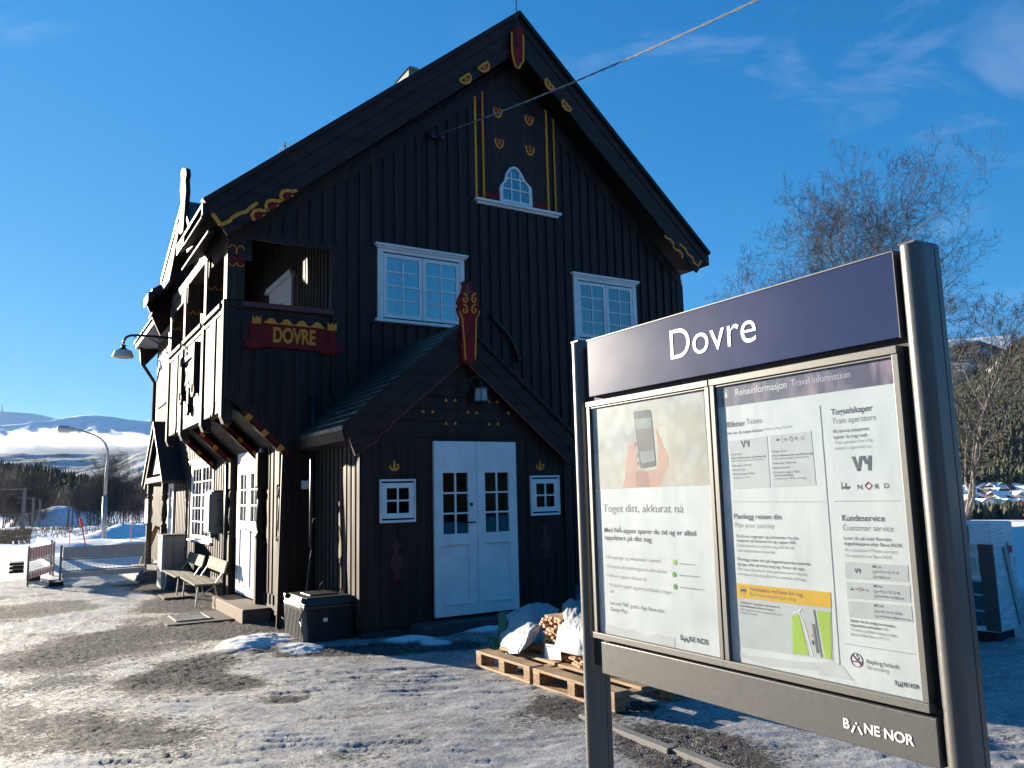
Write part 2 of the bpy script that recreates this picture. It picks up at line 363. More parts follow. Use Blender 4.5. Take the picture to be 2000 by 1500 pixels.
v3 = N(t, 'ShaderNodeTexVoronoi', i_Scale=55.); L(t, c, v3.inputs[0]); s3 = N(t, 'ShaderNodeSeparateColor'); L(t, v3.outputs['Color'], s3.inputs[0])
v4 = N(t, 'ShaderNodeTexVoronoi', i_Scale=120.); L(t, c, v4.inputs[0]); s4 = N(t, 'ShaderNodeSeparateColor'); L(t, v4.outputs['Color'], s4.inputs[0])
sp3 = MA('MULTIPLY', MA('MULTIPLY', MR(v3.outputs['Distance'], .42, .28), MR(s3.outputs[0], .74, .78)), MR(NZ(2.4, 3.), .42, .55)); sp4 = MA('MULTIPLY', MR(v4.outputs['Distance'], .45, .3), MR(s4.outputs[0], .80, .84))
ice = MC(sp3, ice, (.045, .043, .042)); ice = MC(MA('MULTIPLY', sp4, .8), ice, (.06, .058, .056)); ice = MC(MA('MULTIPLY', MR(v4.outputs['Distance'], .4, .2), MR(s4.outputs[1], .93, .95)), ice, (.85, .86, .88))
snow = MC(NZ(3), (.78, .80, .84), (.86, .87, .89))
far_d = MR(NZ(1.1, 6., .7), .60, .68)
snow = MC(MA('MULTIPLY', far_d, .35), snow, (.40, .38, .36))
col = MC(gm, ice, grav); col = MC(MA('MULTIPLY', asn, 1.), col, snow); L(t, col, p.inputs['Base Color'])
ro = MR(NZ(9), .3, .7, .35, .64); ro = MA('ADD', ro, MA('MULTIPLY', gm, .30)); ro = MA('MAXIMUM', ro, MA('MULTIPLY', asn, .75)); L(t, ro, p.inputs['Roughness'])
L(t, MR(MA('MAXIMUM', MA('MAXIMUM', gm, mott), asn), 0, 1, .27, .06), p.inputs['Specular IOR Level'])
h = MA('ADD', MA('MULTIPLY', MA('SUBTRACT', .02, MA('MULTIPLY', vo.outputs['Distance'], 1.)), MA('MULTIPLY', gm, 1.2)), MA('MULTIPLY', NZ(45, 5., .7), .35))
h = MA('ADD', h, MA('MULTIPLY', NZ(130, 3., .6), .12)); h = MA('SUBTRACT', h, MA('MULTIPLY', mott, .25)); h = MA('ADD', h, MA('MULTIPLY', MA('ADD', sp3, sp4), .35)); h = MA('ADD', h, MA('MULTIPLY', NZ(20, 6., .75), .9))
bp = N(t, 'ShaderNodeBump', i_Strength=.9, i_Distance=.012); L(t, h, bp.inputs['Height']); L(t, bp.outputs[0], p.inputs['Normal'])
me.materials.append(m)
go = bpy.data.objects.new('ground', me); C.objects.link(go); struct(go)
go['label'] = 'icy station forecourt of refrozen snow and grit'
def gz(x, y): return float(ground(np.array([float(x)]), np.array([float(y)]))[0])
# loose grit: small stones lying on the ice and in the gravel patches
rng = np.random.default_rng(5)
ico = np.array([(0, 0, 1), (.9, 0, .3), (.28, .85, .35), (-.72, .52, .4), (-.72, -.52, .3), (.28, -.85, .4), (0, 0, -.6)])
icf = [(0, 1, 2), (0, 2, 3), (0, 3, 4), (0, 4, 5), (0, 5, 1), (6, 2, 1), (6, 3, 2), (6, 4, 3), (6, 5, 4), (6, 1, 5)]
n = 60000; px_ = rng.uniform(-2.6, 5.6, n); py_ = rng.uniform(1.6, 10.5, n); gg = gravel_amt(px_, py_)
keep = rng.random(n) < (.035+.85*gg**1.5)*np.clip(1.25-np.hypot(px_, py_)/10, .12, 1); px_, py_ = px_[keep][:16000], py_[keep][:16000]
zz = ground(px_, py_); n = len(px_); rad = rng.uniform(.003, .0075, n)*(1+.6*(rng.random(n) > .93))
an = rng.uniform(0, 6.28, n); V = ico[None]*rng.uniform(.7, 1.3, (n, 1, 3))*rad[:, None, None]
ca, sa = np.cos(an)[:, None], np.sin(an)[:, None]
V = np.stack([V[..., 0]*ca-V[..., 1]*sa+px_[:, None], V[..., 0]*sa+V[..., 1]*ca+py_[:, None], V[..., 2]*.75+zz[:, None]+rad[:, None]*.3], -1).reshape(-1, 3)
F = (np.array(icf)[None]+(np.arange(n)*7)[:, None, None]).reshape(-1, 3)
STONE = mat('grit_stone', (.05, .048, .048), .75, var=.6, scale=35, col2=(.22, .21, .20), thr=(.4, .65))
g_ = obj('gravel', (V.tolist(), F.tolist()), STONE); struct(g_, 'stuff'); g_['label'] = 'loose grit scattered over the ice and gravel patches'
# kerb stones by the sign
KERB = mat('kerb_stone', (.15, .145, .14), .85, var=.25, scale=25, bump=.6, bs=90, bd=.004)
k = B()
for (y0, y1) in ((3.98, 4.95), (2.98, 3.965), (1.98, 2.965), (.98, 1.965)):
    k.hexa([(3.50, y0, -.1), (3.575, y0, -.1), (3.60, y1, -.1), (3.525, y1, -.1), (3.50, y0, .022), (3.575, y0, .022), (3.60, y1, .022), (3.525, y1, .022)])
ko = obj('kerb', k, KERB, bevel=.006); struct(ko); ko['label'] = 'flush concrete kerb edging behind the information board'
# ---------------------------------------------------------------- station building
GY, SX = 10.7, 3.05                       # gable wall plane, platform wall plane
HX1, HY1 = 10.26, 23.3
house = thing('station_building', 'two-storey dark timber station house with carved balcony and steep gable', 'building', (6.6, 17, 0))
def roofz(x):                              # underside of the roof at the gable
    return min(5.014+.838*(x-2.084), 8.60-.845*(x-6.62))
def topz(x): return min(5.387+.8445*(x-1.8), 9.467-.880*(x-6.63))
def boards(b, ax, c, out, u0, u1, zb, zt, pitch=.182, w=.112, th=.024, holes=(), first=None):
    """proud vertical boards on a wall plane; out = -1/+1 outward sign; zb, zt functions of u"""
    u = u0 if first is None else first
    while u < u1-.02:
        a, e = max(u, u0), min(u+w, u1)
        if e-a > .015:
            segs = [(zb(a), zb(e), zt(a), zt(e))]
            for (h0, h1, k0, k1) in holes:
                if h0 < e-.004 and h1 > a+.004:
                    ns = []
                    for s in segs:
                        if k0 > min(s[0], s[1]) and k1 < max(s[2], s[3])-.0: ns += [(s[0], s[1], k0, k0), (k1, k1, s[2], s[3])]
                        elif k0 > min(s[0], s[1]) and k0 < max(s[2], s[3]): ns.append((s[0], s[1], min(k0, s[2]), min(k0, s[3])))
                        elif k1 < max(s[2], s[3]) and k1 > min(s[0], s[1]): ns.append((k1, k1, s[2], s[3]))
                        elif k0 <= min(s[0], s[1]) and k1 >= max(s[2], s[3]): pass
                        else: ns.append(s)
                    segs = ns
            for z0, z1, z2, z3 in segs:
                if max(z2-z0, z3-z1) < .02: continue
                b.prism([(a, z0), (e, z1), (e, z3), (a, z2)], ax, c, c+out*th)
        u += pitch
# gable wall: a polygon with the loggia opening left out
LO = (2.405, 3.60, 4.225, 5.13)            # opening in the gable (x0, x1, z0, z1)
sk = [(3.035, 2.16), (2.93, 2.26), (2.826, 2.354), (2.72, 2.45), (2.623, 2.539), (2.50, 2.68), (2.402, 2.789), (2.30, 2.88), (2.187, 2.93)]
T = .12
gw = B()
gw.prism([(SX, .16)]+sk+[(2.187, LO[2]), (HX1, LO[2]), (HX1, .16)], 'Y', GY, GY+T)
gw.prism([(2.187, LO[2]), (LO[0], LO[2]), (LO[0], LO[3]), (2.187, LO[3]-.03)], 'Y', GY, GY+T)
gw.prism([(LO[1], LO[2]), (HX1, LO[2]), (HX1, 5.55), (LO[1], 5.55)], 'Y', GY, GY+T)
gw.prism([(2.187, roofz(2.187)-.01), (2.187, LO[3]-.03), (LO[0], LO[3]), (LO[1], LO[3]), (LO[1], 5.55), (HX1, 5.55), (6.62, 8.8)], 'Y', GY, GY+T)
W1 = (4.28, 5.72, 4.13, 5.26); W2 = (7.80, 9.16, 4.13, 5.26)
aT = [(x, z) for x, z in []]
hol = [(LO[0]-.02, LO[1]+.04, 4.0, LO[3]+.02), (2.187, 2.41, 4.2, 5.2), W1, W2, (5.93, 7.57, 6.24, 6.29), (6.11, 7.42, 6.29, 9.2), (2.50, 3.72, 3.60, 4.04)]
def gzt(u): return roofz(u)-.17
def gzb(u): return .2 if u > SX else float(np.interp(u, [p[0] for p in sk[::-1]], [p[1] for p in sk[::-1]]))+.20
boards(gw, 'Y', GY, -1, 2.20, HX1-.12, gzb, gzt, holes=hol)
obj('gable_wall', gw, WOODV, house)
fr = B()                                    # frieze board under the roof, corner boards, skirt edging
fr.prism([(2.19, roofz(2.19)-.19), (6.62, roofz(6.62)-.19), (6.62, roofz(6.62)+.05), (2.19, roofz(2.19)+.05)], 'Y', GY-.001, GY-.035)
fr.prism([(6.62, roofz(6.62)-.19), (HX1, roofz(HX1)-.19), (HX1, roofz(HX1)+.05), (6.62, roofz(6.62)+.05)], 'Y', GY-.001, GY-.035)
fr.box(HX1-.12, GY-.038, .2, HX1+.03, GY, roofz(HX1)-.15)
fr.box(3.60, GY-.034, 3.0, 3.68, GY, 5.15)
fr.box(SX-.001, GY-.04, .14, SX+.10, GY, 2.2)
fr.prism(sk+[(2.187, 3.22), (2.36, 3.05), (2.56, 2.83), (2.75, 2.64), (2.95, 2.45), (3.04, 2.37)], 'Y', GY-.001, GY-.036)
fr.box(2.19, GY-.045, 4.13, 2.41, GY, LO[2]); fr.box(2.19, GY-.03, 3.12, 2.26, GY, 4.13)
fr.box(LO[0]-.0, GY-.03, LO[3]-.04, LO[1]+.06, GY-.002, LO[3]+.03)
obj('corner_board', fr, WOODV, house)
# fascia post at the balcony corner, with carved zigzag paint
def zig(parent, x0, x1, z, y):
    yb = B(); n = 2; w_ = (x1-x0)/n
    for dz in (.09, -.11):
        pts = []; yb.cut()
        for i in range(n):
            for f_, h_ in ((.1, 0), (.3, .05), (.7, .05), (.98, 0)): pts.append((x0+(i+f_)*w_, z+dz+h_*(1 if dz > 0 else -1)*.8))
        yb.ribbon(pts, .013, 'Y', y, y-.004)
    yb.cut(); yb.ribbon([(x0+w_, z+.09), (x0+w_, z+.02)], .02, 'Y', y, y-.004)
    rb = B()
    for i in range(n): rb.cut(); rb.prism([(x0+(i+.5)*w_+.06*math.cos(a), z-.06+.045*math.sin(a)) for a in np.linspace(0, 5.6, 10)], 'Y', y, y-.003)
    objs('painted_zigzag', yb, YEL, parent); objs('painted_medallion', rb, RED, parent)
PY = [10.70, 12.05, 13.80, 15.22]
for i, y in enumerate(PY):
    b = B(); y1 = y+.17
    zt_ = 5.16
    b.box(2.183, y-(0 if i else .045), 4.233, 2.409, y1, zt_-.02)
    b.prism([(2.16, 4.25), (2.16, 2.70), (2.20, 2.60), (2.30, 2.60), (2.30, 4.25)], 'Y', y+.015, y1-.0)
    if i: b.prism([(y-.10, zt_), (y-.06, zt_-.28), (y+.005, zt_-.42), (y1-.005, zt_-.42), (y1+.06, zt_-.28), (y1+.10, zt_)], 'X', 2.20, 2.39)
    po = obj('balcony_post', b, WOODP, house, bevel=.006)
    zig(po, 2.19, 2.40, 4.85 if i else 4.84, y-(.002 if i else .047))
# parapet panels between the posts, cap rail, sill beam
for i in range(3):
    y0, y1 = PY[i]+.17, PY[i+1]
    b = B(); b.box(2.20, y0, 2.93, 2.24, y1, 4.15)
    boards(b, 'X', 2.20, -1, y0+.01, y1-.01, lambda u: 2.93, lambda u: 4.12, pitch=.235, w=.228, th=.013, first=y0+.01)
    if i != 1: b.prism([(y0+.40, 4.12), (y0+.40, 2.86), (y0+.47, 2.74), (y0+.56, 2.80), (y0+.65, 2.74), (y0+.72, 2.86), (y0+.72, 4.12)], 'X', 2.186, 2.168)
    obj('parapet', b, WOODP, house, bevel=.004)
    r = B(); r.box(2.13, y0-.02, 4.15, 2.33, y1+.02, 4.215); r.box(2.17, y0, 4.08, 2.22, y1, 4.15)
    obj('cap_rail', r, WOODP, house, bevel=.008)
    r = B(); r.box(2.19, y0, 2.77, 2.33, y1, 2.93); obj('sill_beam', r, WOODP, house, bevel=.006)
# gable side rail, painted red
r = B(); r.box(2.38, GY-.06, 4.155, 3.63, GY+.13, 4.23); obj('red_rail', r, mat('dark_red_rail', (.085, .016, .018), .5, var=.2), house, bevel=.006)
# curved brackets under the balcony with red and yellow painted flanks
arc = [(SX-.0, 2.14), (2.94, 2.235), (2.83, 2.345), (2.72, 2.44), (2.62, 2.54), (2.50, 2.655), (2.40, 2.745), (2.30, 2.80), (2.19, 2.84)]
for i, y in enumerate(PY):
    up_ = [(x, z+.22) for x, z in arc[::-1]]
    b = B(); b.prism(arc+up_, 'Y', y+.03, y+.15)
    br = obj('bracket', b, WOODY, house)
    rb = B(); yb = B(); seg = []
    A = np.array(arc); dd = np.r_[0, np.cumsum(np.hypot(*np.diff(A, axis=0).T))]; Lg = dd[-1]
    P_ = lambda s, o=0: (float(np.interp(s*Lg, dd, A[:, 0])), float(np.interp(s*Lg, dd, A[:, 1]))+.035+o)
    yf = (y+.03 if i else GY-.036)
    rb.ribbon([P_(s) for s in np.linspace(.02, .74, 14)], .07, 'Y', yf, yf-.006)
    for s in (.12, .38, .64): yb.cut(); yb.ribbon([P_(s), P_(s+.07)], .078, 'Y', yf, yf-.010)
    obj('red_paint_strip', rb, RED, br); objs('yellow_block', yb, YEL, br)
    lb = B(); lb.ribbon([(x, z-.008) for x, z in arc], .02, 'Y', y-.042 if i == 0 else y+.012, y+.0 if i == 0 else y+.045); obj('edge_moulding', lb, WOODP, br)
# balcony soffit and loggia inside
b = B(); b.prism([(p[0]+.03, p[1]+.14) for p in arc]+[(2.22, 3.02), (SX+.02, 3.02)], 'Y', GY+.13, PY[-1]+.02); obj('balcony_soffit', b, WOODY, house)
b = B(); b.box(3.60, GY+.12, 2.9, 3.72, PY[-1]+.17, 6.6); boards(b, 'X', 3.60, -1, GY+.12, PY[-1]+.1, lambda u: 2.95, lambda u: 6.0, pitch=.15, w=.095, th=.022, holes=[(12.4, 13.95, 3, 5.3)])
obj('loggia_wall', b, WOODP, house)
b = B(); b.box(2.23, PY[-1]+.17, 2.93, 3.72, PY[-1]+.25, 4.3); boards(b, 'Y', PY[-1]+.17, -1, 2.42, 3.55, lambda u: 2.95, lambda u: 4.28, pitch=.15, w=.095)
obj('end_parapet', b, WOODP, house); b = B(); b.box(2.23, PY[-1]+.18, 5.1, 3.72, PY[-1]+.26, 6.2)
obj('loggia_end_wall', b, WOODP, house)
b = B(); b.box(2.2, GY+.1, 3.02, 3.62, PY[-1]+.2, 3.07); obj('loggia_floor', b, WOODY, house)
# balcony door in the loggia wall
b = B(); b.box(3.55, 12.5, 3.05, 3.60, 13.85, 5.18); b.prism([(12.38, 5.18), (13.97, 5.18), (13.90, 5.27), (12.45, 5.27)], 'X', 3.60, 3.50)
dr = obj('balcony_door', b, WHITE, house, bevel=.005)
g = B()
g.prism([(13.05+.17*math.cos(a), 4.55+.30*math.sin(a)) for a in np.linspace(0, 5.8, 14)], 'X', 3.549, 3.545); obj('pane', g, DARKIN, dr)
# header beams along the balcony top, with pale boards
b = B(); b.box(2.20, GY+.12, 5.16, 2.38, 15.4, 5.32); b.box(2.22, GY+.3, 4.98, 2.25, 11.9, 5.16); b.box(2.215, PY[2]+.2, 4.98, 2.245, 15.2, 5.16); obj('header_beam', b, WOODP, house)
# platform side wall (ground floor and upper part past the balcony)
b = B(); b.box(SX, GY+.12, .16, SX+.12, HY1, 3.0); b.box(SX+.001, 15.4, 3.0, SX+.12, HY1, 6.3)
obj('platform_wall_lining', b, WOODV, house); b = B()  # darker wood than the boards, shadow of the gaps put into the colour
ph = [(11.80, 13.50, 0, 2.9), (15.30, 17.75, .85, 2.45), (19.6, 21.3, 0, 2.3), (21.45, 22.7, 4.05, 5.4)]
boards(b, 'X', SX, -1, GY+.06, HY1, lambda u: .20, lambda u: 6.2 if u > 15.5 else 3.0, pitch=.19, w=.105, th=.05, holes=ph)
b.prism([(GY-.02, .34), (GY-.02, .08), (11.75, .08), (11.75, .34)], 'X', SX-.03, SX-.05)
b.prism([(13.55, .30), (13.55, .08), (19.4, .08), (19.4, .30)], 'X', SX-.03, SX-.045)
obj('platform_wall', b, WOODP, house)
b = B(); b.box(HX1-.12, GY+.12, .1, HX1, HY1, 5.7); b.box(SX, HY1-.1, .1, HX1, HY1, 5.7)
b.prism([(SX, 5.7), (HX1, 5.7), (6.62, 8.7)], 'Y', HY1-.1, HY1); obj('rear_wall', b, WOODV, house)
b = B(); b.box(HX1, GY-.03, .3, HX1+.035, GY+.13, roofz(HX1)-.05); obj('pale_corner_board', b, WHITE, house)
b = B(); b.box(SX+.02, GY+.02, -.3, HX1-.03, HY1-.03, .17); obj('plinth', b, mat('foundation_stone', (.09, .09, .09), .85, var=.4, bump=.5), house)
# ---- roof
def slab(b, xa, za, xb, zb, y0, y1, th):
    b.hexa([(xa, y0, za-th), (xb, y0, zb-th), (xb, y1, zb-th), (xa, y1, za-th), (xa, y0, za), (xb, y0, zb), (xb, y1, zb), (xa, y1, za)])
RX, RZ = 6.63, 9.467
rf = B(); slab(rf, 1.80, 5.387, 2.52, 5.387+.8445*.72, 10.36, 12.35, .16); slab(rf, 1.80, 5.387, 2.52, 5.387+.8445*.72, 15.5, 16.0, .16); slab(rf, 2.52, 5.387+.8445*.72, RX, RZ, 10.36, 23.8, .16); slab(rf, RX, RZ, 10.70, topz(10.70), 10.36, 23.8, .16)
roof = obj('roof', rf, SLATE, house)
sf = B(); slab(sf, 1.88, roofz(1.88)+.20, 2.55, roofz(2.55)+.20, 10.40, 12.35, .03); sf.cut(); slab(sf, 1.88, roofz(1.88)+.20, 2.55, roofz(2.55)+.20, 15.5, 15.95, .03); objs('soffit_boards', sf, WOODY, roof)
sl_ = B()                                   # slate courses
for k in range(34):
    x = 1.87+k*.145
    if x < 2.4:
        for ya_, yb_ in ((10.34, 12.35), (15.5, 15.98)): sl_.hexa([(x, ya_, topz(x)+.012), (x+.17, ya_, topz(x+.17)+.004), (x+.17, yb_, topz(x+.17)+.004), (x, yb_, topz(x)+.012), (x, ya_, topz(x)+.03), (x+.17, ya_, topz(x+.17)+.012), (x+.17, yb_, topz(x+.17)+.012), (x, yb_, topz(x)+.03)])
    else: sl_.hexa([(x, 10.34, topz(x)+.012), (x+.17, 10.34, topz(x+.17)+.004), (x+.17, 23.8, topz(x+.17)+.004), (x, 23.8, topz(x)+.012), (x, 10.34, topz(x)+.03), (x+.17, 10.34, topz(x+.17)+.012), (x+.17, 23.8, topz(x+.17)+.012), (x, 23.8, topz(x)+.03)])
obj('slate_courses', sl_, SLATE, roof)
# bargeboards: three stepped boards each side
def gp(px, py, Y=10.35): q = onY(px, py, Y); return (q[0], q[2])
def strip(b, x0, x1, o0, o1, y0, y1, side):
    f_ = (lambda x: 5.387+.8445*(x-1.8)) if side < 0 else (lambda x: 9.467-.880*(x-6.63))
    b.prism([(x0, f_(x0)-o0), (x1, f_(x1)-o0), (x1, f_(x1)-o1), (x0, f_(x0)-o1)], 'Y', y0, y1)
b = B()
# left board, cut square to the slope at the foot
def barge_l(b, o0, o1, y0, y1):
    f_ = lambda x: 5.387+.8445*(x-1.8); c0 = 1.80+.47*o0; c1 = 1.80+.47*o1
    b.prism([(c0, f_(c0)-o0), (6.63, f_(6.63)-o0), (6.63, f_(6.63)-o1), (c1, f_(c1)-o1)], 'Y', y0, y1)
def barge_r(b, o0, o1, y0, y1):
    f_ = lambda x: 9.467-.880*(x-6.63); c0 = 10.66-.47*o0; c1 = 10.66-.47*o1
    b.prism([(6.63, f_(6.63)-o0), (c0, f_(c0)-o0), (c1, f_(c1)-o1), (6.63, f_(6.63)-o1)], 'Y', y0, y1)
for fn in (barge_l, barge_r):
    fn(b, -.035, .05, 10.27, 10.40); fn(b, .05, .24, 10.32, 10.37); fn(b, .245, .46, 10.335, 10.375); fn(b, .465, .66, 10.325, 10.37)
bg_ = obj('bargeboard', b, WOODH, house, bevel=.003)
# painted ornaments on the bargeboards
OY = 10.318
yb = B(); rb = B()
def gpo(pts, Y=OY): return [gp(x, y, Y) for x, y in pts]
yb.ribbon(gpo([(432, 439), (450, 431), (452, 426), (468, 417), (482, 413), (487, 407), (502, 397), (500, 395)]), .045, 'Y', OY, OY-.006)
yb.ribbon(gpo([(415, 417), (431, 440)]), .05, 'Y', OY, OY-.012)
for (x, y) in ((0, 0), (27, -19), (56, -38)):
    yb.cut(); rb.cut()
    yb.ribbon(gpo([(497+x, 431+y), (492+x, 421+y), (496+x, 412+y), (506+x, 410+y), (516+x, 412+y), (524+x, 410+y)]), .045, 'Y', OY, OY-.006)
    rb.prism(gpo([(498+x, 425+y), (500+x, 416+y), (508+x, 414+y), (513+x, 418+y), (511+x, 424+y), (504+x, 430+y)]), 'Y', OY, OY-.005)
    yb.prism(gpo([(513+x, 419+y), (519+x, 419+y), (513+x, 424+y)]), 'Y', OY, OY-.005)
# right foot
yb.cut()
yb.ribbon(gpo([(1327, 476), (1338, 486), (1343, 496), (1352, 503), (1355, 512), (1363, 520)]), .035, 'Y', OY, OY-.006)
yb.ribbon(gpo([(1369, 509), (1362, 521)]), .035, 'Y', OY, OY-.010)
for (x, y) in ((0, 0), (17, 22)):
    yb.cut(); rb.cut()
    yb.ribbon(gpo([(1298+x, 459+y), (1302+x, 465+y), (1310+x, 468+y), (1315+x, 475+y), (1316+x, 482+y)]), .04, 'Y', OY, OY-.006)
    rb.prism(gpo([(1305+x, 470+y), (1311+x, 472+y), (1313+x, 479+y), (1308+x, 476+y)]), 'Y', OY, OY-.005)
def rosette(cx, cz, r, ang):
    yb.cut(); rb.cut(); n = 12; ca_, sa_ = math.cos(ang), math.sin(ang)
    pts = [(r*math.cos(t_), .95*r*math.sin(t_)) for t_ in np.linspace(math.pi, 2*math.pi, n)]
    rot = lambda p, k=1.: (cx+k*p[0]*ca_-k*p[1]*sa_, cz+k*p[0]*sa_+k*p[1]*ca_)
    rb.prism([rot(p, .86) for p in pts], 'Y', OY, OY-.005)
    yb.ribbon([rot(p) for p in pts]+[rot((0, 0)), rot(pts[0])], .035, 'Y', OY, OY-.008)
    for t_ in (4.2, 4.71, 5.2): yb.ribbon([rot((0, -.01)), rot((.85*r*math.cos(t_), .85*r*math.sin(t_)))], .012, 'Y', OY, OY-.009)
al = math.atan(.8445); ar = -math.atan(.88)
for (x, y) in ((907, 152), (943, 129)): q = gp(x, y, OY); rosette(q[0], q[1]+.02, .115, al)
for (x, y) in ((1075, 167), (1108, 208)): q = gp(x, y, OY); rosette(q[0], q[1]+.03, .105, ar)
objs('carved_ribbon', yb, YEL, bg_); objs('carved_red_field', rb, RED, bg_)
# apex board
b = B(); ap = gpo([(1001, 60), (1003, 54), (1010, 51), (1018, 54), (1022, 66), (1023, 122), (1018, 126), (1015, 134), (1010, 135), (1004, 128), (1001, 116), (998, 100)], 10.27)
b.prism(ap, 'Y', 10.31, 10.25); axb = obj('apex_board', b, RED, house, bevel=.004)
b = B(); b.ribbon(gpo([(999, 62), (1000, 100), (1003, 116), (1006, 127), (1011, 133), (1015, 132), (1017, 125), (1022, 121), (1022, 68)], 10.25), .028, 'Y', 10.25, 10.243); obj('yellow_border', b, YEL, axb)
# lightning rod with its clamp
b = B(); q = gp(1010, 80, 10.22); b.tube([(q[0], 10.22, q[1]-.05), (q[0], 10.22, q[1]+1.3)], .011, 6); b.tube([(q[0]-.06, 10.22, q[1]-.06), (q[0], 10.22, q[1]-.02), (q[0]+.07, 10.22, q[1]-.07)], .012, 5)
tag(obj('lightning_rod', b, IRON), 'thin black rod standing on the gable apex', 'rod')
# attic field: flush boarding, painted lines, flowers
b = B(); b.prism([(6.10, 6.29), (7.43, 6.29), (7.43, roofz(7.43)-.16), (6.62, roofz(6.62)-.16), (6.10, roofz(6.10)-.16)], 'Y', GY-.001, GY-.016)
fl = obj('attic_panel', b, WOODV, house)
Y0 = GY-.017; yb = B(); rb = B()
for (xa, ya, xb, yb_, wd) in ((925, 189, 930, 388, .038), (940, 180, 945, 390, .026), (1062, 215, 1071, 415, .036), (1077, 232, 1085, 417, .024)):
    yb.cut(); p0, p1 = gp(xa, ya, Y0), gp(xb, yb_, Y0); yb.ribbon([(p1[0], p0[1]), (p1[0], p1[1])], wd, 'Y', GY-.001, Y0-.022)
for (x, y) in ((972, 218), (1033, 233), (975, 278), (1035, 292)):
    c_ = gp(x, y, Y0); yb.cut(); rb.cut()
    rb.prism([(c_[0]+dx, c_[1]+dz) for dx, dz in ((-.05, .10), (.0, .07), (.05, .11), (.06, .0), (.03, -.06), (0, -.08), (-.04, -.05), (-.06, .02))], 'Y', Y0, Y0-.006)
    yb.ribbon([(c_[0]-.075, c_[1]+.05), (c_[0]-.07, c_[1]-.03), (c_[0]-.035, c_[1]-.085), (c_[0], c_[1]-.10), (c_[0]+.035, c_[1]-.085), (c_[0]+.07, c_[1]-.03), (c_[0]+.075, c_[1]+.05)], .028, 'Y', Y0, Y0-.008)
    for s_ in (-1, 1): yb.ribbon([(c_[0]-.03*s_, c_[1]-.05), (c_[0]+.035*s_, c_[1]+.06)], .010, 'Y', Y0, Y0-.010)
for xs_ in ((947, 975, 366, 377), (1041, 1067, 381, 391)):
    rb.cut(); p0 = gp(xs_[0], xs_[2], Y0); p1 = gp(xs_[1], xs_[3], Y0); n = 9; top = [(p0[0]+(p1[0]-p0[0])*i/n, 6.40+.045*abs(math.sin(i*math.pi/3))) for i in range(n+1)]
    rb.prism(top+[(p1[0], 6.36), ((p0[0]+p1[0])/2, 6.33), (p0[0], 6.36)], 'Y', Y0, Y0-.005)
objs('painted_motif', yb, YEL, fl); objs('painted_flower', rb, RED, fl)
# ---- windows
def window(name, ax, c, out, u0, u1, z0, z1, cas, cols, rows, parent, header=True, curtain=None, trim=.085, mw=.022, frw=.055, bars=False):
    """casement window; ax plane, c its level, out the outward sign"""
    fb = B()
    def bx(b, a0, b0, a1, b1, d0, d1):
        if ax == 'Y': b.box(a0, c+out*d0, b0, a1, c+out*d1, b1)
        else: b.box(c+out*d0, a0, b0, c+out*d1, a1, b1)
    if trim:
        th_, bh_ = (.10, .075) if header else (.045, .05)
        bx(fb, u0-trim, z0-.02, u0, z1+.02, 0, .045); bx(fb, u1, z0-.02, u1+trim, z1+.02, 0, .045); bx(fb, u0-trim, z1+.02, u1+trim, z1+th_, 0, .046)
        bx(fb, u0-trim, z0-bh_, u1+trim, z0-.02, 0, .044)
    w_ = obj(name, fb, WHITE, parent, bevel=.004)
    if header:
        hb = B(); bx(hb, u0-trim-.05, z1+.10, u1+trim+.05, z1+.135, 0, .10); bx(hb, u0-trim-.03, z1+.072, u1+trim+.03, z1+.10, .046, .075); obj('head_moulding', hb, WHITE, w_, bevel=.004)
        sb = B(); bx(sb, u0-trim-.05, z0-.075, u1+trim+.05, z0-.035, .044, .10); obj('sill', sb, WHITE, w_, bevel=.004)
    bk = B(); bx(bk, u0, z0, u1, z1, .001, .004); obj('dark_room', bk, DARKIN, w_)
    if curtain:
        cb = B()
        for (a, e, sag) in curtain:
            n = 14; A0 = u0+(u1-u0)*a; A1 = u0+(u1-u0)*e
            for i in range(n):
                xa = A0+(A1-A0)*i/n; xb = A0+(A1-A0)*(i+1)/n; d = .007+.010*(i % 2); e_ = .007+.010*((i+1) % 2)
                P = lambda u, z, dd: (u, c+out*dd, z) if ax == 'Y' else (c+out*dd, u, z)
                sh = sag*(u1-u0)
                cb.add([P(xa, z1, d), P(xb, z1, e_), P(xb+sh, z0, e_), P(xa+sh, z0, d)], [(0, 1, 2, 3)])
        obj('curtain', cb, CURT, w_)
    gb = B(); bx(gb, u0+.01, z0+.01, u1-.01, z1-.01, .022, .0225); obj('pane', gb, GLASS if z0 > 2 else GLASS2, w_)
    wc = (u1-u0)/cas
    for i in range(cas):
        a, e = u0+i*wc+.004, u0+(i+1)*wc-.004; sbb = B()
        bx(sbb, a, z0, a+frw, z1, .02, .040); bx(sbb, e-frw, z0, e, z1, .02, .040); bx(sbb, a+frw, z0, e-frw, z0+frw, .02, .040); bx(sbb, a+frw, z1-frw, e-frw, z1, .02, .040)
        for k in range(1, cols): u = a+frw+(e-a-2*frw)*k/cols; bx(sbb, u-mw/2, z0+frw, u+mw/2, z1-frw, .0231, .036)
        for k in range(1, rows): z = z0+frw+(z1-z0-2*frw)*k/rows; bx(sbb, a+frw, z-mw/2, e-frw, z+mw/2, .0232, .037)
        obj('casement', sbb, WHITE, w_, bevel=.003)
    return w_
window('window', 'Y', GY, -1, 4.375, 5.63, 4.205, 5.165, 2, 2, 4, house, curtain=[(0, .18, -.03), (.62, .80, .05), (.80, 1.0, 0)])
window('window', 'Y', GY, -1, 7.885, 9.075, 4.205, 5.165, 2, 2, 4, house)
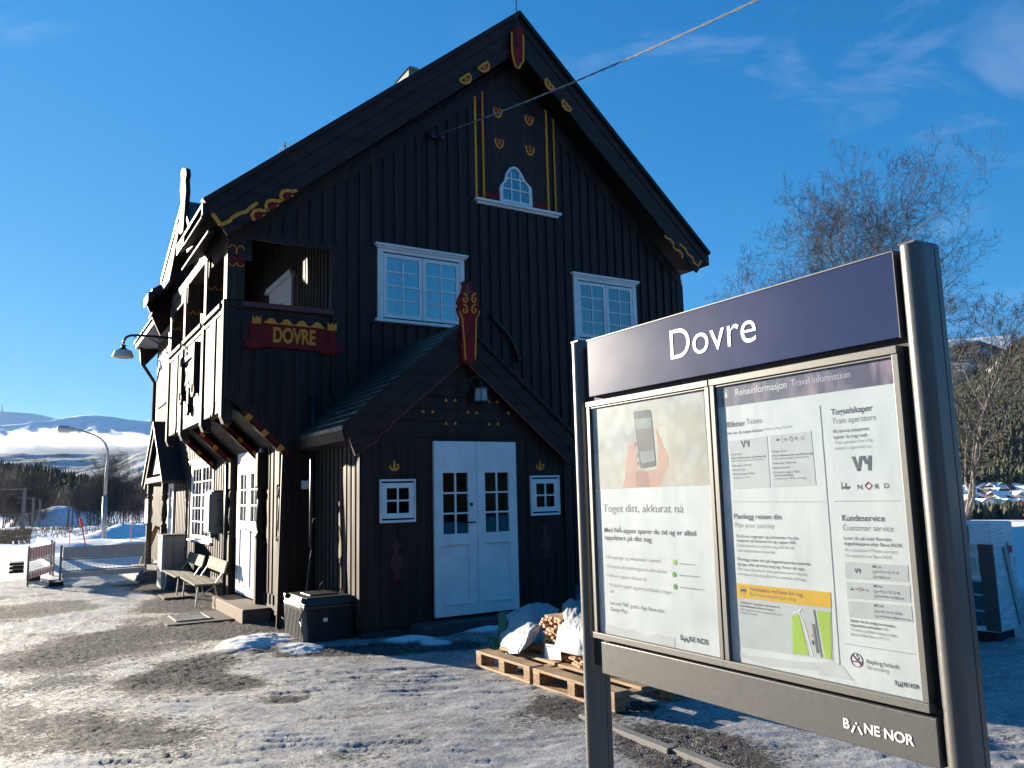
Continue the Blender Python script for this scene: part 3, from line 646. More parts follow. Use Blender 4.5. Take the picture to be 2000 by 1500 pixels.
window('window', 'X', SX, -1, 15.50, 17.55, .92, 2.32, 2, 3, 5, house, trim=.08, curtain=[(0, 1, 0)])
window('window', 'X', SX, -1, 21.55, 22.6, 4.15, 5.25, 2, 2, 3, house)
# attic window: bell-shaped frame
bell = [(977, 397), (976, 366), (979, 359), (985, 352), (988, 338), (995, 328), (1003, 325), (1011, 329), (1019, 340), (1025, 353), (1032, 361), (1038, 368), (1040, 407)]
bp_ = [gp(x, y, GY-.04) for x, y in bell]; cz0 = 6.31; bp_[0] = (bp_[0][0], cz0); bp_[-1] = (bp_[-1][0], cz0)
cx = sum(p[0] for p in bp_)/len(bp_); ih = [(cx+(x-cx)*.80, cz0+.05+(z-cz0)*.86) for x, z in bp_]
b = B(); n = len(bp_)
for i in range(n-1): b.prism([bp_[i], bp_[i+1], ih[i+1], ih[i]], 'Y', GY-.014, GY-.05)
b.prism([bp_[0], ih[0], ih[-1], bp_[-1]], 'Y', GY-.014, GY-.05)
aw = obj('attic_window', b, WHITE, house, bevel=.003)
b = B(); b.prism(ih, 'Y', GY-.017, GY-.022); obj('dark_room', b, DARKIN, aw)
b = B(); b.prism(ih, 'Y', GY-.030, GY-.031); obj('pane', b, GLASS, aw)
b = B(); wi = ih[-1][0]-ih[0][0]; hi = max(p[1] for p in ih)-ih[0][1]
for k in (1, 2): u = ih[0][0]+wi*k/3; b.box(u-.011, GY-.032, ih[0][1], u+.011, GY-.046, ih[0][1]+hi*(.88 if k == 1 else .86))
for k in (1, 2): z = ih[0][1]+hi*k*.335; s_ = .0 if k == 1 else .06; b.box(ih[0][0]+s_, GY-.0325, z-.011, ih[-1][0]-s_, GY-.047, z+.011)
obj('glazing_bar', b, WHITE, aw)
b = B(); b.box(5.93, GY-.10, 6.245, 7.57, GY, 6.285); b.box(5.97, GY-.05, 6.21, 7.53, GY, 6.245); obj('attic_ledge', b, WHITE, house, bevel=.004)
# ---- dormer over the balcony
DX = 2.02
def dp(px, py, X=DX): q = onX(px, py, X); return (q[1], q[2])
DOR = [dp(x, y) for x, y in ((357, 399), (363, 400), (366, 420), (369, 455), (381, 437), (380, 465), (379, 478), (365, 494), (361, 470), (358, 445), (355, 430))]
b = B(); b.prism(DOR, 'X', DX, DX+.05)
DOL = [dp(x, y) for x, y in ((357, 399), (350, 408), (347, 420), (339, 450), (333, 480), (327, 515), (318, 545), (309, 563), (309, 572), (318, 566), (330, 548), (336, 520), (341, 490), (348, 455), (355, 430))]
b.prism(DOL, 'X', DX+.001, DX+.051)
dm = obj('dormer_bargeboard', b, WOODP, house, bevel=.003)
b = B(); b.ribbon([dp(x, y, DX-.003) for x, y in ((348, 436), (344, 452), (338, 485), (333, 512), (327, 530), (323, 538))], .03, 'X', DX-.001, DX-.006); obj('dark_groove', b, RED, dm)
# dormer roof planes run back into the main slope
pk = dp(357, 400); eR = dp(372, 446); eL = dp(316, 552)
back = lambda z: 1.8+(z-5.387)/.8445
b = B()
for (e_, s_) in ((eR, -1), (eL, 1)):
    p0 = (DX-.02, pk[0], pk[1]-.02); p1 = (DX-.02, e_[0], e_[1]-.02); q0 = (back(pk[1]), pk[0], pk[1]-.02); q1 = (back(e_[1])+.05, e_[0], e_[1]-.02)
    dn = np.array((0, 0, .09)); b.hexa([p0, p1, q1, q0]+[tuple(np.array(v)+dn) for v in (p0, p1, q1, q0)])
obj('dormer_roof', b, SLATE, house)
# finial of the dormer
FX = DX-.05
b = B(); b.prism([dp(x, y, FX) for x, y in ((353, 398), (351, 372), (353, 350), (352, 340), (354, 330), (358, 327), (363, 329), (364, 340), (362, 352), (363, 372), (361, 396), (359, 425), (357, 452), (352, 458), (348, 452), (350, 425))], 'X', FX, FX+.07)
fi = obj('dormer_finial', b, WOODP, house, bevel=.004)
b = B(); b.prism([dp(x, y, FX+.035) for x, y in ((357, 396), (357, 332), (362, 330), (364, 340), (362, 352), (363, 372), (361, 396))], 'X', FX+.0701, FX+.075); obj('red_back', b, RED, fi)
# eave fascia boards
b = B(); b.box(1.80, 10.42, 5.20, 1.83, 11.75, 5.35); b.cut(); b.box(2.50, 16.05, 5.80, 2.53, 23.75, 5.97); objs('eave_fascia', b, WOODP, house, bevel=.003)
b = B(); b.prism([(1.80, 5.39), (2.62, 5.387+.8445*.82), (2.62, 5.387+.8445*.82-.62), (2.10, 4.72)], 'Y', 16.0, 16.05); b.cut()
b.prism([(2.50, 5.99), (3.2, 6.58), (3.2, 5.9), (2.75, 5.35)], 'Y', 23.8, 23.85); b.cut(); b.prism([(2.50, 5.95), (3.06, 5.95), (3.06, 5.3), (2.72, 5.3)], 'Y', 16.07, 16.1)
objs('end_board', b, WOODH, house)
b = B(); b.hexa([(2.53, 16.06, 5.80), (3.1, 16.06, 5.86), (3.1, 23.7, 5.86), (2.53, 23.7, 5.80), (2.53, 16.06, 5.83), (3.1, 16.06, 5.89), (3.1, 23.7, 5.89), (2.53, 23.7, 5.83)]); obj('eave_soffit', b, mat('grey_soffit', (.12, .12, .13), .6, var=.2, st=(1, .1, 1)), house)
# downpipes
b = B(); b.tube([(2.62, 23.5, 5.8), (2.66, 23.45, 5.35), (2.98, 23.42, 4.85), (2.98, 23.4, .2)], .05, 8); obj('downpipe', b, IRON, house, smooth=True)
b = B(); b.tube([(2.95, 13.98, 2.5), (2.95, 13.98, .1)], .045, 8); obj('downpipe', b, mat('brown_pipe', (.03, .022, .02), .4), house, smooth=True)
b = B(); b.tube([(3.34, GY-.06, 3.0), (3.34, GY-.06, .3)], .035, 8); obj('downpipe', b, IRON, house, smooth=True)
# turned posts in front of the platform wall
def turned(x, y, z0, z1, parent, s=.062):
    b = B(); b.box(x-s, y-s, z0, x+s, y+s, z0+.95)
    H = z1-z0; zz = [(.055, .95), (.06, .99), (.045, 1.02), (.030, 1.05), (.045, 1.10), (.058, 1.22), (.052, 1.36), (.036, 1.46), (.034, 1.50), (.058, 1.56), (.060, 1.62), (.040, 1.66), (.055, 1.69)]
    b.lathe((x, y, z0), [(r_*1.15, z_) for r_, z_ in zz], 12); b.box(x-s, y-s, z0+1.69, x+s, y+s, z1)
    return obj('turned_post', b, WOODP, parent, bevel=.003)
for y in (10.80, 11.86, 13.62): turned(2.985 if y < 11 else 2.965, y, .12, 2.3, house)
# platform door
def doubledoor(ax, c, out, u0, u1, z0, z1, parent, pz0, pz1, handle=True, trim=.07, lace=None):
    def bx(b, a0, b0, a1, b1, d0, d1):
        if ax == 'Y': b.box(a0, c+out*d0, b0, a1, c+out*d1, b1)
        else: b.box(c+out*d0, a0, b0, c+out*d1, a1, b1)
    fb = B()
    if trim: bx(fb, u0-trim, z0, u0-.003, z1+trim, 0, .05); bx(fb, u1+.003, z0, u1+trim, z1+trim, 0, .05); bx(fb, u0-.003, z1+.003, u1+.003, z1+trim, 0, .049)
    bx(fb, u0, z0, u1, z1, 0, .006)
    d = obj('double_door', fb, WHITE, parent, bevel=.003); um = (u0+u1)/2
    for i, (a, e) in enumerate(((u0, um-.003), (um+.003, u1))):
        lb = B(); w_ = e-a; p0, p1 = a+w_*.20, e-w_*.20
        bx(lb, a, z0, p0, z1, .006, .045); bx(lb, p1, z0, e, z1, .006, .045); bx(lb, p0, pz1, p1, z1, .006, .0445); bx(lb, p0, pz0-.12, p1, pz0, .006, .0445); bx(lb, p0, z0, p1, z0+.14, .006, .0445)
        bx(lb, p0, z0+.14, p1, pz0-.12, .006, .028); bx(lb, p0-.02, z0+.13, p1+.02, z0+.15, .045, .062); bx(lb, p0-.005, pz0-.135, p1+.005, pz0-.115, .0445, .054)
        m_ = (p0+p1)/2; bx(lb, m_-.011, pz0, m_+.011, pz1, .019, .038)
        for k in (1, 2): z = pz0+(pz1-pz0)*k/3; bx(lb, p0, z-.011, p1, z+.011, .019, .0385)
        lf = obj('door_leaf', lb, WHITE, d, bevel=.0025)
        gb = B(); bx(gb, p0, pz0, p1, pz1, .015, .016); obj('pane', gb, GLASS2, d)
        db = B(); bx(db, p0, pz0, p1, pz1, .0075, .009); obj('lace_curtain' if lace == i else 'dark_room', db, LACE if lace == i else DARKIN, d)
    return d
LACE = mat('lace', (.03, .03, .03), .9, scale=70, col2=(.45, .47, .47), thr=(.45, .58))
d = doubledoor('X', SX-.02, -1, 12.0, 13.33, .19, 2.60, house, 1.30, 2.02)
b = B(); b.tube([(SX-.065, 12.70, 1.18), (SX-.11, 12.70, 1.18), (SX-.115, 12.58, 1.17)], .009, 6); obj('handle', b, IRON, d)
d = doubledoor('X', SX-.01, -1, 19.85, 21.1, .2, 2.12, house, 1.25, 1.95)
# canopy over the far door
b = B(); CX = 2.58
b.prism([(18.40, 2.02), (18.58, 2.02), (20.05, 3.24), (21.45, 1.95), (21.62, 1.98), (20.05, 3.44)], 'X', CX, CX+.05); b.prism([(18.80, 2.28), (21.2, 2.28), (20.05, 3.15)], 'X', CX+.10, CX+.13)
b.box(CX, 18.75, 2.08, CX+.09, 21.3, 2.2)
cn_ = obj('canopy_gable', b, WOODP, house, bevel=.003)
b = B()
for (ya, yb_) in ((18.36, 20.05), (21.66, 20.05)):
    za, zb = 2.02, 3.42; b.hexa([(CX-.04, ya, za), (SX+.02, ya, za), (SX+.02, yb_, zb), (CX-.04, yb_, zb), (CX-.04, ya, za+.07), (SX+.02, ya, za+.07), (SX+.02, yb_, zb+.07), (CX-.04, yb_, zb+.07)])
obj('canopy_roof', b, SLATE, house)
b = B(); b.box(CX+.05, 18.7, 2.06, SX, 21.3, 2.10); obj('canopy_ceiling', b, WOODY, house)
turned(CX+.1, 18.85, .15, 2.1, house); turned(CX+.1, 21.15, .15, 2.1, house)
b = B(); b.box(2.35, 18.9, -.05, SX, 21.3, .19); b.hexa([(2.05, 18.9, -.05), (2.35, 18.9, -.05), (2.35, 21.3, -.05), (2.05, 21.3, -.05), (2.33, 18.9, .16), (2.35, 18.9, .17), (2.35, 21.3, .17), (2.33, 21.3, .16)])
obj('far_doorstep', b, mat('step_concrete', (.15, .14, .13), .9, var=.3, bump=.3), house)
# ---------------------------------------------------------------- porch
PF = 8.95; PX0, PX1 = 3.40, 6.38
b = B(); b.box(PX0+.001, PF, .10, PX1, PF+.1, 2.4); b.prism([(PX0, 2.4), (PX1, 2.4), (4.89, 3.75)], 'Y', PF, PF+.1)
boards(b, 'Y', PF, -1, PX0+.02, PX1-.02, lambda u: .12, lambda u: 2.36, pitch=.205, w=.197, th=.012, holes=[(4.22, 5.58, 0, 2.33), (3.56, 4.10, 1.30, 1.86), (5.66, 6.2, 1.3, 1.86)])
for k in range(9):
    z = 2.375+k*.155; f_ = (3.62-z)/1.25; x0_, x1_ = 4.89-1.49*f_, 4.89+1.49*f_; x2, x3 = 4.89-1.49*(f_-.12), 4.89+1.49*(f_-.12)
    if x3-x2 > .1: b.prism([(x0_, z), (x1_, z), (x3, z+.147), (x2, z+.147)], 'Y', PF-.001, PF-.018)
b.box(PX0, PF-.03, .1, PX0+.13, PF, 2.35); b.box(PX1-.13, PF-.03, .1, PX1, PF, 2.35); b.box(PX0, PF-.022, 2.335, PX1, PF, 2.37)
pf = obj('porch_front', b, WOODV, house)
b = B()
for (x, y) in ((871, 782), (889, 782), (954, 784), (971, 785), (826, 804), (845, 804), (914, 805), (931, 806), (993, 807), (1010, 807), (871, 827), (889, 827), (955, 828), (972, 828)):
    b.cut(); q = onY(x, y, PF-.02); b.prism([(q[0]-.022, q[2]-.016), (q[0]+.022, q[2]-.016), (q[0]+.006, q[2]+.02), (q[0]-.006, q[2]+.02)], 'Y', PF-.018, PF-.026)
for x, z in ((3.80, 1.985), (5.88, 1.985)):
    b.cut(); b.ribbon([(x-.055, z+.0), (x-.05, z-.035), (x-.02, z-.055), (x+.02, z-.055), (x+.05, z-.035), (x+.055, z), (x+.03, z+.01)], .022, 'Y', PF-.012, PF-.020); b.prism([(x-.018, z-.04), (x+.018, z-.04), (x+.008, z+.06), (x-.012, z+.05)], 'Y', PF-.012, PF-.021)
objs('yellow_motif', b, YEL, pf)
b = B()
for x, z in ((3.82, .86), (5.93, .98)):
    b.cut()
    b.prism([(x+.085*math.cos(a), z-.02+.11*math.sin(a)) for a in np.linspace(0, 6.0, 16)], 'Y', PF-.012, PF-.018)
    b.prism([(x-.02, z+.07), (x-.03, z+.16), (x-.10, z+.20), (x-.03, z+.20), (x, z+.26), (x+.03, z+.20), (x+.10, z+.20), (x+.03, z+.16), (x+.02, z+.07)], 'Y', PF-.012, PF-.0185)
    b.prism([(x-.03, z-.12), (x+.03, z-.12), (x+.06, z-.19), (x, z-.22), (x-.05, z-.19)], 'Y', PF-.012, PF-.0185)
objs('red_motif', b, mat('dull_red_paint', (.07, .006, .006), .6, var=.3), pf)
b = B(); b.box(PX0, PF+.02, .12, PX0+.08, GY, 2.42); boards(b, 'X', PX0, -1, PF+.01, GY-.02, lambda u: .30, lambda u: 2.42, pitch=.155, w=.10, th=.028, first=PF+.0)
obj('porch_side_wall', b, WOODP, house)
b = B(); b.box(PX1-.08, PF+.02, .12, PX1, GY, 2.42); obj('porch_far_wall', b, WOODV, house)
b = B(); b.box(PX0+.04, PF+.05, -.2, PX1-.04, GY, .12); b.box(4.0, PF-.35, -.1, 5.8, PF+.05, .13); obj('porch_step', b, mat('dark_stone', (.045, .043, .045), .8, var=.5, bump=.8, bs=12, bd=.02), house)
doubledoor('Y', PF-.014, -1, 4.305, 5.48, .17, 2.28, house, 1.145, 1.89, trim=0, lace=1)
b = B(); q = onY(920, 1020, PF-.07); b.box(q[0]-.06, PF-.10, q[2]-.01, q[0]+.05, PF-.085, q[2]+.008); b.cut(); b.lathe((q[0]+.01, PF-.07, q[2]+.22), [(0, -.02), (.02, -.02), (.02, .02), (0, .02)], 8); objs('door_handle', b, IRON, house)
window('porch_window', 'Y', PF-.012, -1, 3.625, 4.04, 1.36, 1.775, 1, 2, 2, house, header=False, trim=.02, frw=.06)
window('porch_window', 'Y', PF-.012, -1, 5.725, 6.14, 1.375, 1.80, 1, 2, 2, house, header=False, trim=.02, frw=.06)
# porch roof and bargeboards on the plane y = 8.85
BY = 8.83
def pp(px, py, Y=BY): q = onY(px, py, Y); return (q[0], q[2])
eL_, ap_, = pp(672, 832), pp(905, 634); xr = 2*ap_[0]-eL_[0]+.16
b = B()
def pb(b, o0, o1, y0, y1):
    s_ = (ap_[1]-eL_[1])/(ap_[0]-eL_[0])
    c0, c1 = eL_[0]+.30*o0, eL_[0]+.30*o1
    b.prism([(c0, eL_[1]+s_*(c0-eL_[0])-o0), (ap_[0], ap_[1]-o0), (ap_[0], ap_[1]-o1), (c1, eL_[1]+s_*(c1-eL_[0])-o1)], 'Y', y0, y1)
    d0, d1 = xr-.30*o0, xr-.30*o1; s2 = .83
    b.prism([(ap_[0], ap_[1]-o0), (d0, ap_[1]-s2*(d0-ap_[0])-o0), (d1, ap_[1]-s2*(d1-ap_[0])-o1), (ap_[0], ap_[1]-o1)], 'Y', y0, y1)
pb(b, -.03, .03, BY-.05, BY+.05); pb(b, .03, .245, BY-.02, BY+.03); pb(b, .25, .46, BY-.012, BY+.03)
pbo = obj('porch_bargeboard', b, WOODH, house, bevel=.003)
b = B(); s_ = (ap_[1]-eL_[1])/(ap_[0]-eL_[0]); e0 = eL_[0]+.16
lo = [(e0, eL_[1]+s_*(e0-eL_[0])-.455), (e0+.25, eL_[1]+s_*(e0+.25-eL_[0])-.50), (e0+.27, eL_[1]+s_*(e0+.27-eL_[0])-.46), (e0+.40, eL_[1]+s_*(e0+.40-eL_[0])-.49), (e0+.42, eL_[1]+s_*(e0+.42-eL_[0])-.455), (ap_[0], ap_[1]-.465)]
b.ribbon(lo, .018, 'Y', BY-.018, BY+.01); b.cut(); b.ribbon([(ap_[0], ap_[1]-.465), (xr-.16, ap_[1]-.83*(xr-.16-ap_[0])-.455)], .016, 'Y', BY-.018, BY+.01)
objs('red_edge', b, mat('red_edge_paint', (.16, .012, .012), .5), pbo)
b = B()
for k in range(15):
    t0 = k/15; x = eL_[0]-.03+(ap_[0]-eL_[0]+.03)*t0; x2 = eL_[0]-.03+(ap_[0]-eL_[0]+.03)*(t0+1.25/15); x2 = min(x2, ap_[0]); z = lambda q: eL_[1]+s_*(q-eL_[0])
    b.hexa([(x, BY-.02, z(x)-.02), (x2, BY-.02, z(x2)-.03), (x2, GY, z(x2)-.03), (x, GY, z(x)-.02), (x, BY-.02, z(x)+.032), (x2, BY-.02, z(x2)+.012), (x2, GY, z(x2)+.012), (x, GY, z(x)+.032)])
zr_ = lambda q: ap_[1]-.83*(q-ap_[0])
b.hexa([(ap_[0], BY-.02, ap_[1]-.02), (xr, BY-.02, zr_(xr)-.02), (xr, GY, zr_(xr)-.02), (ap_[0], GY, ap_[1]-.02), (ap_[0], BY-.02, ap_[1]+.03), (xr, BY-.02, zr_(xr)+.03), (xr, GY, zr_(xr)+.03), (ap_[0], GY, ap_[1]+.03)])
m = mat('porch_slate', (.020, .032, .032), .42, var=.6, scale=11, st=(1, .7, 1), bump=.8, bs=14, bd=.02, col2=(.06, .085, .08), thr=(.5, .75))
obj('porch_roof', b, m, house)
b = B(); b.prism([(eL_[0]-.02, eL_[1]-.02), (eL_[0]+.02, eL_[1]-.16), (PX0+.02, eL_[1]-.20), (PX0+.02, eL_[1]-.02)], 'Y', BY+.04, GY); obj('porch_eave', b, WOODP, house)
# porch finial board
FYp = BY-.07; b = B()
out_ = [(905, 708), (902, 690), (900, 620), (897, 612), (894, 603), (897, 596), (894, 590), (897, 580), (901, 573), (903, 568), (905, 558), (903, 550), (908, 548), (911, 553), (913, 565), (915, 553), (921, 548), (922, 558), (925, 568), (932, 575), (935, 584), (934, 595), (938, 603), (935, 613), (932, 620), (931, 690), (929, 707), (917, 711)]
b.prism([pp(x, y, FYp) for x, y in out_], 'Y', FYp, FYp+.06); pfn = obj('porch_finial', b, RED, house, bevel=.003)
b = B(); R2 = lambda pts, wd: b.ribbon([pp(x, y, FYp) for x, y in pts], wd, 'Y', FYp-.001, FYp-.007)
R2([(898, 608), (903, 622), (906, 660), (909, 702)], .020); b.cut(); R2([(937, 608), (930, 622), (929, 660), (928, 702)], .018)
for sx_, cx_ in ((1, 909), (-1, 925)):
    for cy_ in (585, 606):
        b.cut()
        R2([(cx_+sx_*a_, cy_+d_) for a_, d_ in ((-4, -12), (2, -8), (4, 0), (1, 5), (-4, 3), (-4, -2), (-1, -2))], .022)
objs('yellow_scroll', b, YEL, pfn)
b = B(); b.prism([pp(x, y, FYp) for x, y in ((911, 554), (914, 554), (915, 566), (919, 572), (913, 576), (908, 572), (911, 566))], 'Y', FYp-.001, FYp-.006); obj('green_bud', b, mat('green_paint', (.02, .07, .05), .5), pfn)
# ---------------------------------------------------------------- name boards
nb = thing('name_board', 'dark red carved board with crowns reading DOVRE on the gable', 'sign', (3.1, GY, 3.8), )
NY = GY-.03
def np_(px, py, Y=NY): q = onY(px, py, Y); return (q[0], q[2])
b = B(); b.prism([np_(x, y) for x, y in ((487, 627), (498, 627), (512, 630), (520, 622), (530, 622), (545, 632), (556, 627), (565, 629), (578, 637), (588, 631), (598, 633), (612, 641), (620, 634), (632, 637), (642, 643), (656, 643), (657, 689), (487, 674))], 'Y', GY-.02, NY-.008)
bo = obj('board', b, RED, nb, bevel=.004)
b = B()
for x in (489, 641): b.cut(); b.prism([np_(x, 633+ (x-489)*.088), np_(x+14, 634+(x-489)*.088), np_(x+14, 668+(x-489)*.088), np_(x, 667+(x-489)*.088)], 'Y', NY-.008, NY-.028)
objs('pilaster', b, RED, nb, bevel=.003)
b = B()
for x0_, y0_ in ((499, 671), (645, 684)):
    b.cut()
    for s_, o_ in ((17, 0), (11, .012)):
        pts = [(x0_+s_*1.15*math.cos(a)*(1-.18*math.cos(2*a+3.14)), y0_+s_*.55*math.sin(a)*(1+.35*abs(math.cos(a)))) for a in np.linspace(0, 2*math.pi, 19)[:-1]]
        b.prism([np_(x, y) for x, y in pts], 'Y', NY-.008, NY-.035-o_)
objs('scroll_foot', b, RED, nb, bevel=.003)
b = B()
for x, y in ((492, 616), (639, 630)):
    b.cut()
    b.prism([np_(x+u, y+v+u*.08) for u, v in ((0, 0), (4, 5), (5, 5), (9, 1), (12, 5), (13, 5), (17, 0), (17, 16), (0, 16))], 'Y', NY-.008, NY-.036)
for i in range(4):
    b.cut(); x = 519+i*30; y = 629+i*2.9
    b.prism([np_(x+u, y+v+u*.09) for u, v in ((-4, 0), (0, -1), (5, -7), (10, -9), (16, -7), (21, 0), (25, 1), (25, 3), (-4, 2))], 'Y', NY-.008, NY-.02)
objs('crown_or_wave', b, YEL, nb, bevel=.002)
p0 = onY(532, 675, NY-.009); p1 = onY(616, 681, NY-.009)
text('DOVRE', (p0[0], p0[1], 3.715), (1, 0, 0), .205, YEL, 'lettering', nb, width=p1[0]-p0[0], bold=.035, off=.004)
# carved board on the balcony front
cb_ = thing('carved_board', 'weathered carved board lettered DOVRE on the balcony parapet', 'sign', (2.2, 13, 3.5))
def sp(px, py, X=2.13): q = onX(px, py, X); return (q[1], q[2])
b = B(); ya, yb_ = 12.50, 13.72
b.box(2.155, 12.62, 3.35, 2.195, 13.55, 3.82); b.box(2.12, 12.55, 3.80, 2.18, 13.62, 3.88)
for yy in (12.42, 13.50): b.box(2.10, yy, 3.22, 2.19, yy+.16, 3.98 if yy < 13 else 3.9); b.prism([(yy-.05+.13+.14*math.cos(a), 3.25+.10*math.sin(a)) for a in np.linspace(0, 5.9, 12)], 'X', 2.10, 2.14)
b.box(2.13, 12.99, 2.98, 2.19, 13.13, 3.36); b.prism([(13.06+.11*math.cos(a), 3.02+.09*math.sin(a)) for a in np.linspace(0, 5.9, 12)], 'X', 2.12, 2.16)
obj('board', b, WOODP, cb_, bevel=.004)
text('DOVRE', (2.154, 13.46, 3.44), (0, -1, 0), .30, WOODP, 'lettering', cb_, width=.78, bold=.03, off=.012)
# ---------------------------------------------------------------- information board
XS = 2.18
PAINTG = mat('grey_lacquer', (.112, .110, .108), .36, metal=.35, var=.05, scale=60, coat=.1, rv=.03)
PAINTF = mat('frame_lacquer', (.128, .126, .120), .45, metal=.35, var=.10, scale=200, rv=.03)
NAVY = mat('navy_panel', (.018, .030, .088), .30, var=.10, scale=2.2, coat=0, spec=.09, rv=.03)
BLK = mat('black_gap', (.006, .006, .007), .7, var=.1)
PAPER = mat('poster_paper', (.74, .775, .80), .6, var=.05, scale=4, st=(1, 1, .35), bump=.25, bs=5, bd=.02)
ib = thing('information_board', 'grey two-post information board with navy Dovre header and two posters', 'information board', (2.2, 2.14, 0))
for yc in (2.992, 1.330):
    b = B(); prof = []
    for a in np.linspace(-90, 90, 33): prof.append((2.213-.040*math.cos(R_(a)), yc+.034*math.sin(R_(a))))
    prof += [(2.290, yc+.034), (2.290, yc-.034)]
    b.prism(prof, 'Z', gz(2.2, yc)-.3, 2.30)
    po = obj('post', b, PAINTG, ib, bevel=.003)
    b = B(); b.prism([(2.180, yc-.026), (2.180, yc+.026), (2.288, yc+.031), (2.288, yc-.031)], 'Z', 2.30, 2.306); obj('post_cap', b, PAINTG, po)
    b = B()
    for s_ in (-1, 1): b.box(2.262, yc+s_*.0342, .01, 2.264, yc+s_*.0348, 2.29)
    obj('post_seam', b, BLK, po)
b = B(); b.box(2.21, 2.955, .85, 2.25, 1.36, 2.27); obj('back_box', b, BLK, ib)
b = B(); b.box(XS, 2.892, 2.030, XS+.04, 1.374, 2.288); hd = obj('header_panel', b, NAVY, ib, bevel=.002)
b = B(); b.box(XS-.003, 2.894, 2.288, XS+.045, 1.372, 2.2915); b.box(XS-.003, 1.372, 2.028, XS+.045, 1.3745, 2.2915); obj('header_edge', b, PAINTF, hd)
b = B(); b.box(XS, 2.872, .831, XS+.04, 1.372, .962); lpn = obj('lower_panel', b, PAINTG, ib, bevel=.003)
def frame(y0, y1):                        # y0 > y1
    z0, z1, w_ = .988, 2.008, .024
    b = B(); b.box(XS-.008, y0, z1-w_, XS+.04, y1, z1); b.box(XS-.012, y0+.004, z0-.012, XS+.04, y1-.004, z0+.012)
    b.box(XS-.004, y0, z0+.012, XS+.04, y0-w_+.004, z1-w_); b.box(XS-.004, y1, z0+.012, XS+.04, y1+w_-.004, z1-w_)
    b.box(XS+.0, y0-w_+.004, z1-w_-.008, XS+.04, y1+w_-.004, z1-w_)
    f = obj('poster_frame', b, PAINTF, ib, bevel=.0015)
    pb_ = B(); pb_.box(XS+.012, y0-.02, z0+.01, XS+.016, y1+.02, z1-.02); obj('poster', pb_, PAPER, f)
    return f
f1 = frame(2.910, 2.150); f2 = frame(2.143, 1.386)
XP = XS+.0115
def ip(px, py): q = onX(px, py, XP); return (q[1], q[2])
def ink(name, col, r=.6): return mat(name, col, r, var=.06)
DK = ink('ink_dark', (.07, .065, .085)); LG = ink('ink_grey', (.30, .30, .31)); MG = ink('ink_mid', (.17, .165, .175)); WH = ink('ink_white', (.85, .85, .88)); NV = ink('ink_navy', (.02, .022, .09))
BOX = ink('ink_pale_box', (.58, .605, .63)); GRN = ink('ink_green', (.12, .36, .04)); LGN = ink('ink_lime', (.42, .62, .06)); YLW = ink('ink_yellow', (.80, .47, .01)); PNK = ink('ink_pink', (.62, .02, .10))
inks = {}
def line(par, m, s, x0, y0, x1, y1, h, bold=0., X=XP, d=0):
    p0 = onX(x0, y0, X); p1 = onX(x1, y1, X); top = onX(x0, y0-h, X)
    tb = TB(); inks[len(inks)] = (par, tb, m)
    tb.put(s, (X-.0003-d, p0[1], p0[2]), (0, -1, 0), top[2]-p0[2], width=p0[1]-p1[1], bold=bold*(.35 if bold > 0 else 1), off=.0004)
def quad(par, name, m, pts, X=XP, d=0.): b = B(); b.prism([(onX(x, y, X)[1], onX(x, y, X)[2]) for x, y in pts], 'X', X+.0002, X-.0004-d); return obj(name, b, m, par)
def curve(par, name, m, pts, w_, X=XP, d=.0004): b = B(); b.ribbon([(onX(x, y, X)[1], onX(x, y, X)[2]) for x, y in pts], w_, 'X', X, X-.0004-d); return obj(name, b, m, par)
def circ(par, name, m, cx, cy, r, X=XP, w_=None, d=.0004):
    c_ = onX(cx, cy, X); b = B()
    if w_ is None: b.prism([(c_[1]+r*math.cos(a), c_[2]+r*math.sin(a)) for a in np.linspace(0, 2*math.pi, 21)[:-1]], 'X', X, X-.0004-d)
    else: b.ribbon([(c_[1]+r*math.cos(a), c_[2]+r*math.sin(a)) for a in np.linspace(0, 2*math.pi, 25)], w_, 'X', X, X-.0004-d)
    return obj(name, b, m, par)
def banelogo(par, m, x0, y0, x1, y1, h, X, bold=.02):
    p0 = onX(x0, y0, X); p1 = onX(x1, y1, X); H = onX(x0, y0-h, X)[2]-p0[2]; Wd = p0[1]-p1[1]; z = p0[2]
    t_ = TB(); t_.put('B', (X-.0003, p0[1], z), (0, -1, 0), H, width=Wd*.10, bold=bold, off=.0006)
    t_.put('NE NOR', (X-.0003, p0[1]-Wd*.31, z), (0, -1, 0), H, width=Wd*.69, bold=bold, off=.0006)
    b = B(); ya = p0[1]-Wd*.205; s_ = H*.20
    b.ribbon([(ya+Wd*.075, z-H*.28), (ya+Wd*.025, z+H*.45)], s_, 'X', X-.0004, X-.001); b.ribbon([(ya-Wd*.075, z-H*.28), (ya-Wd*.025, z+H*.45)], s_, 'X', X-.0004, X-.001)
    b.prism([(ya+s_*.55*math.cos(a), z+H*.72+s_*.55*math.sin(a)) for a in np.linspace(0, 5.5, 8)], 'X', X-.0004, X-.001)
    n = len(t_.v); t_.v += [list(v) for v in b.v]; t_.f += [tuple(n+i for i in f) for f in b.f]
    obj('company_lettering', (t_.v, t_.f), m, par)
# header and lower panel lettering
HWH = mat('white_foil', (.80, .81, .82), .5, var=.03)
p0 = onX(1306, 704, XS-.001); p1 = onX(1478, 668, XS-.001); text('Dovre', (XS-.0005, p0[1], p0[2]), (0, -1, 0), onX(1306, 643, XS)[2]-p0[2], HWH, 'station_name', hd, width=p0[1]-p1[1], bold=-.004)
banelogo(lpn, HWH, 1647, 1420, 1786, 1451, 19, XS-.001)
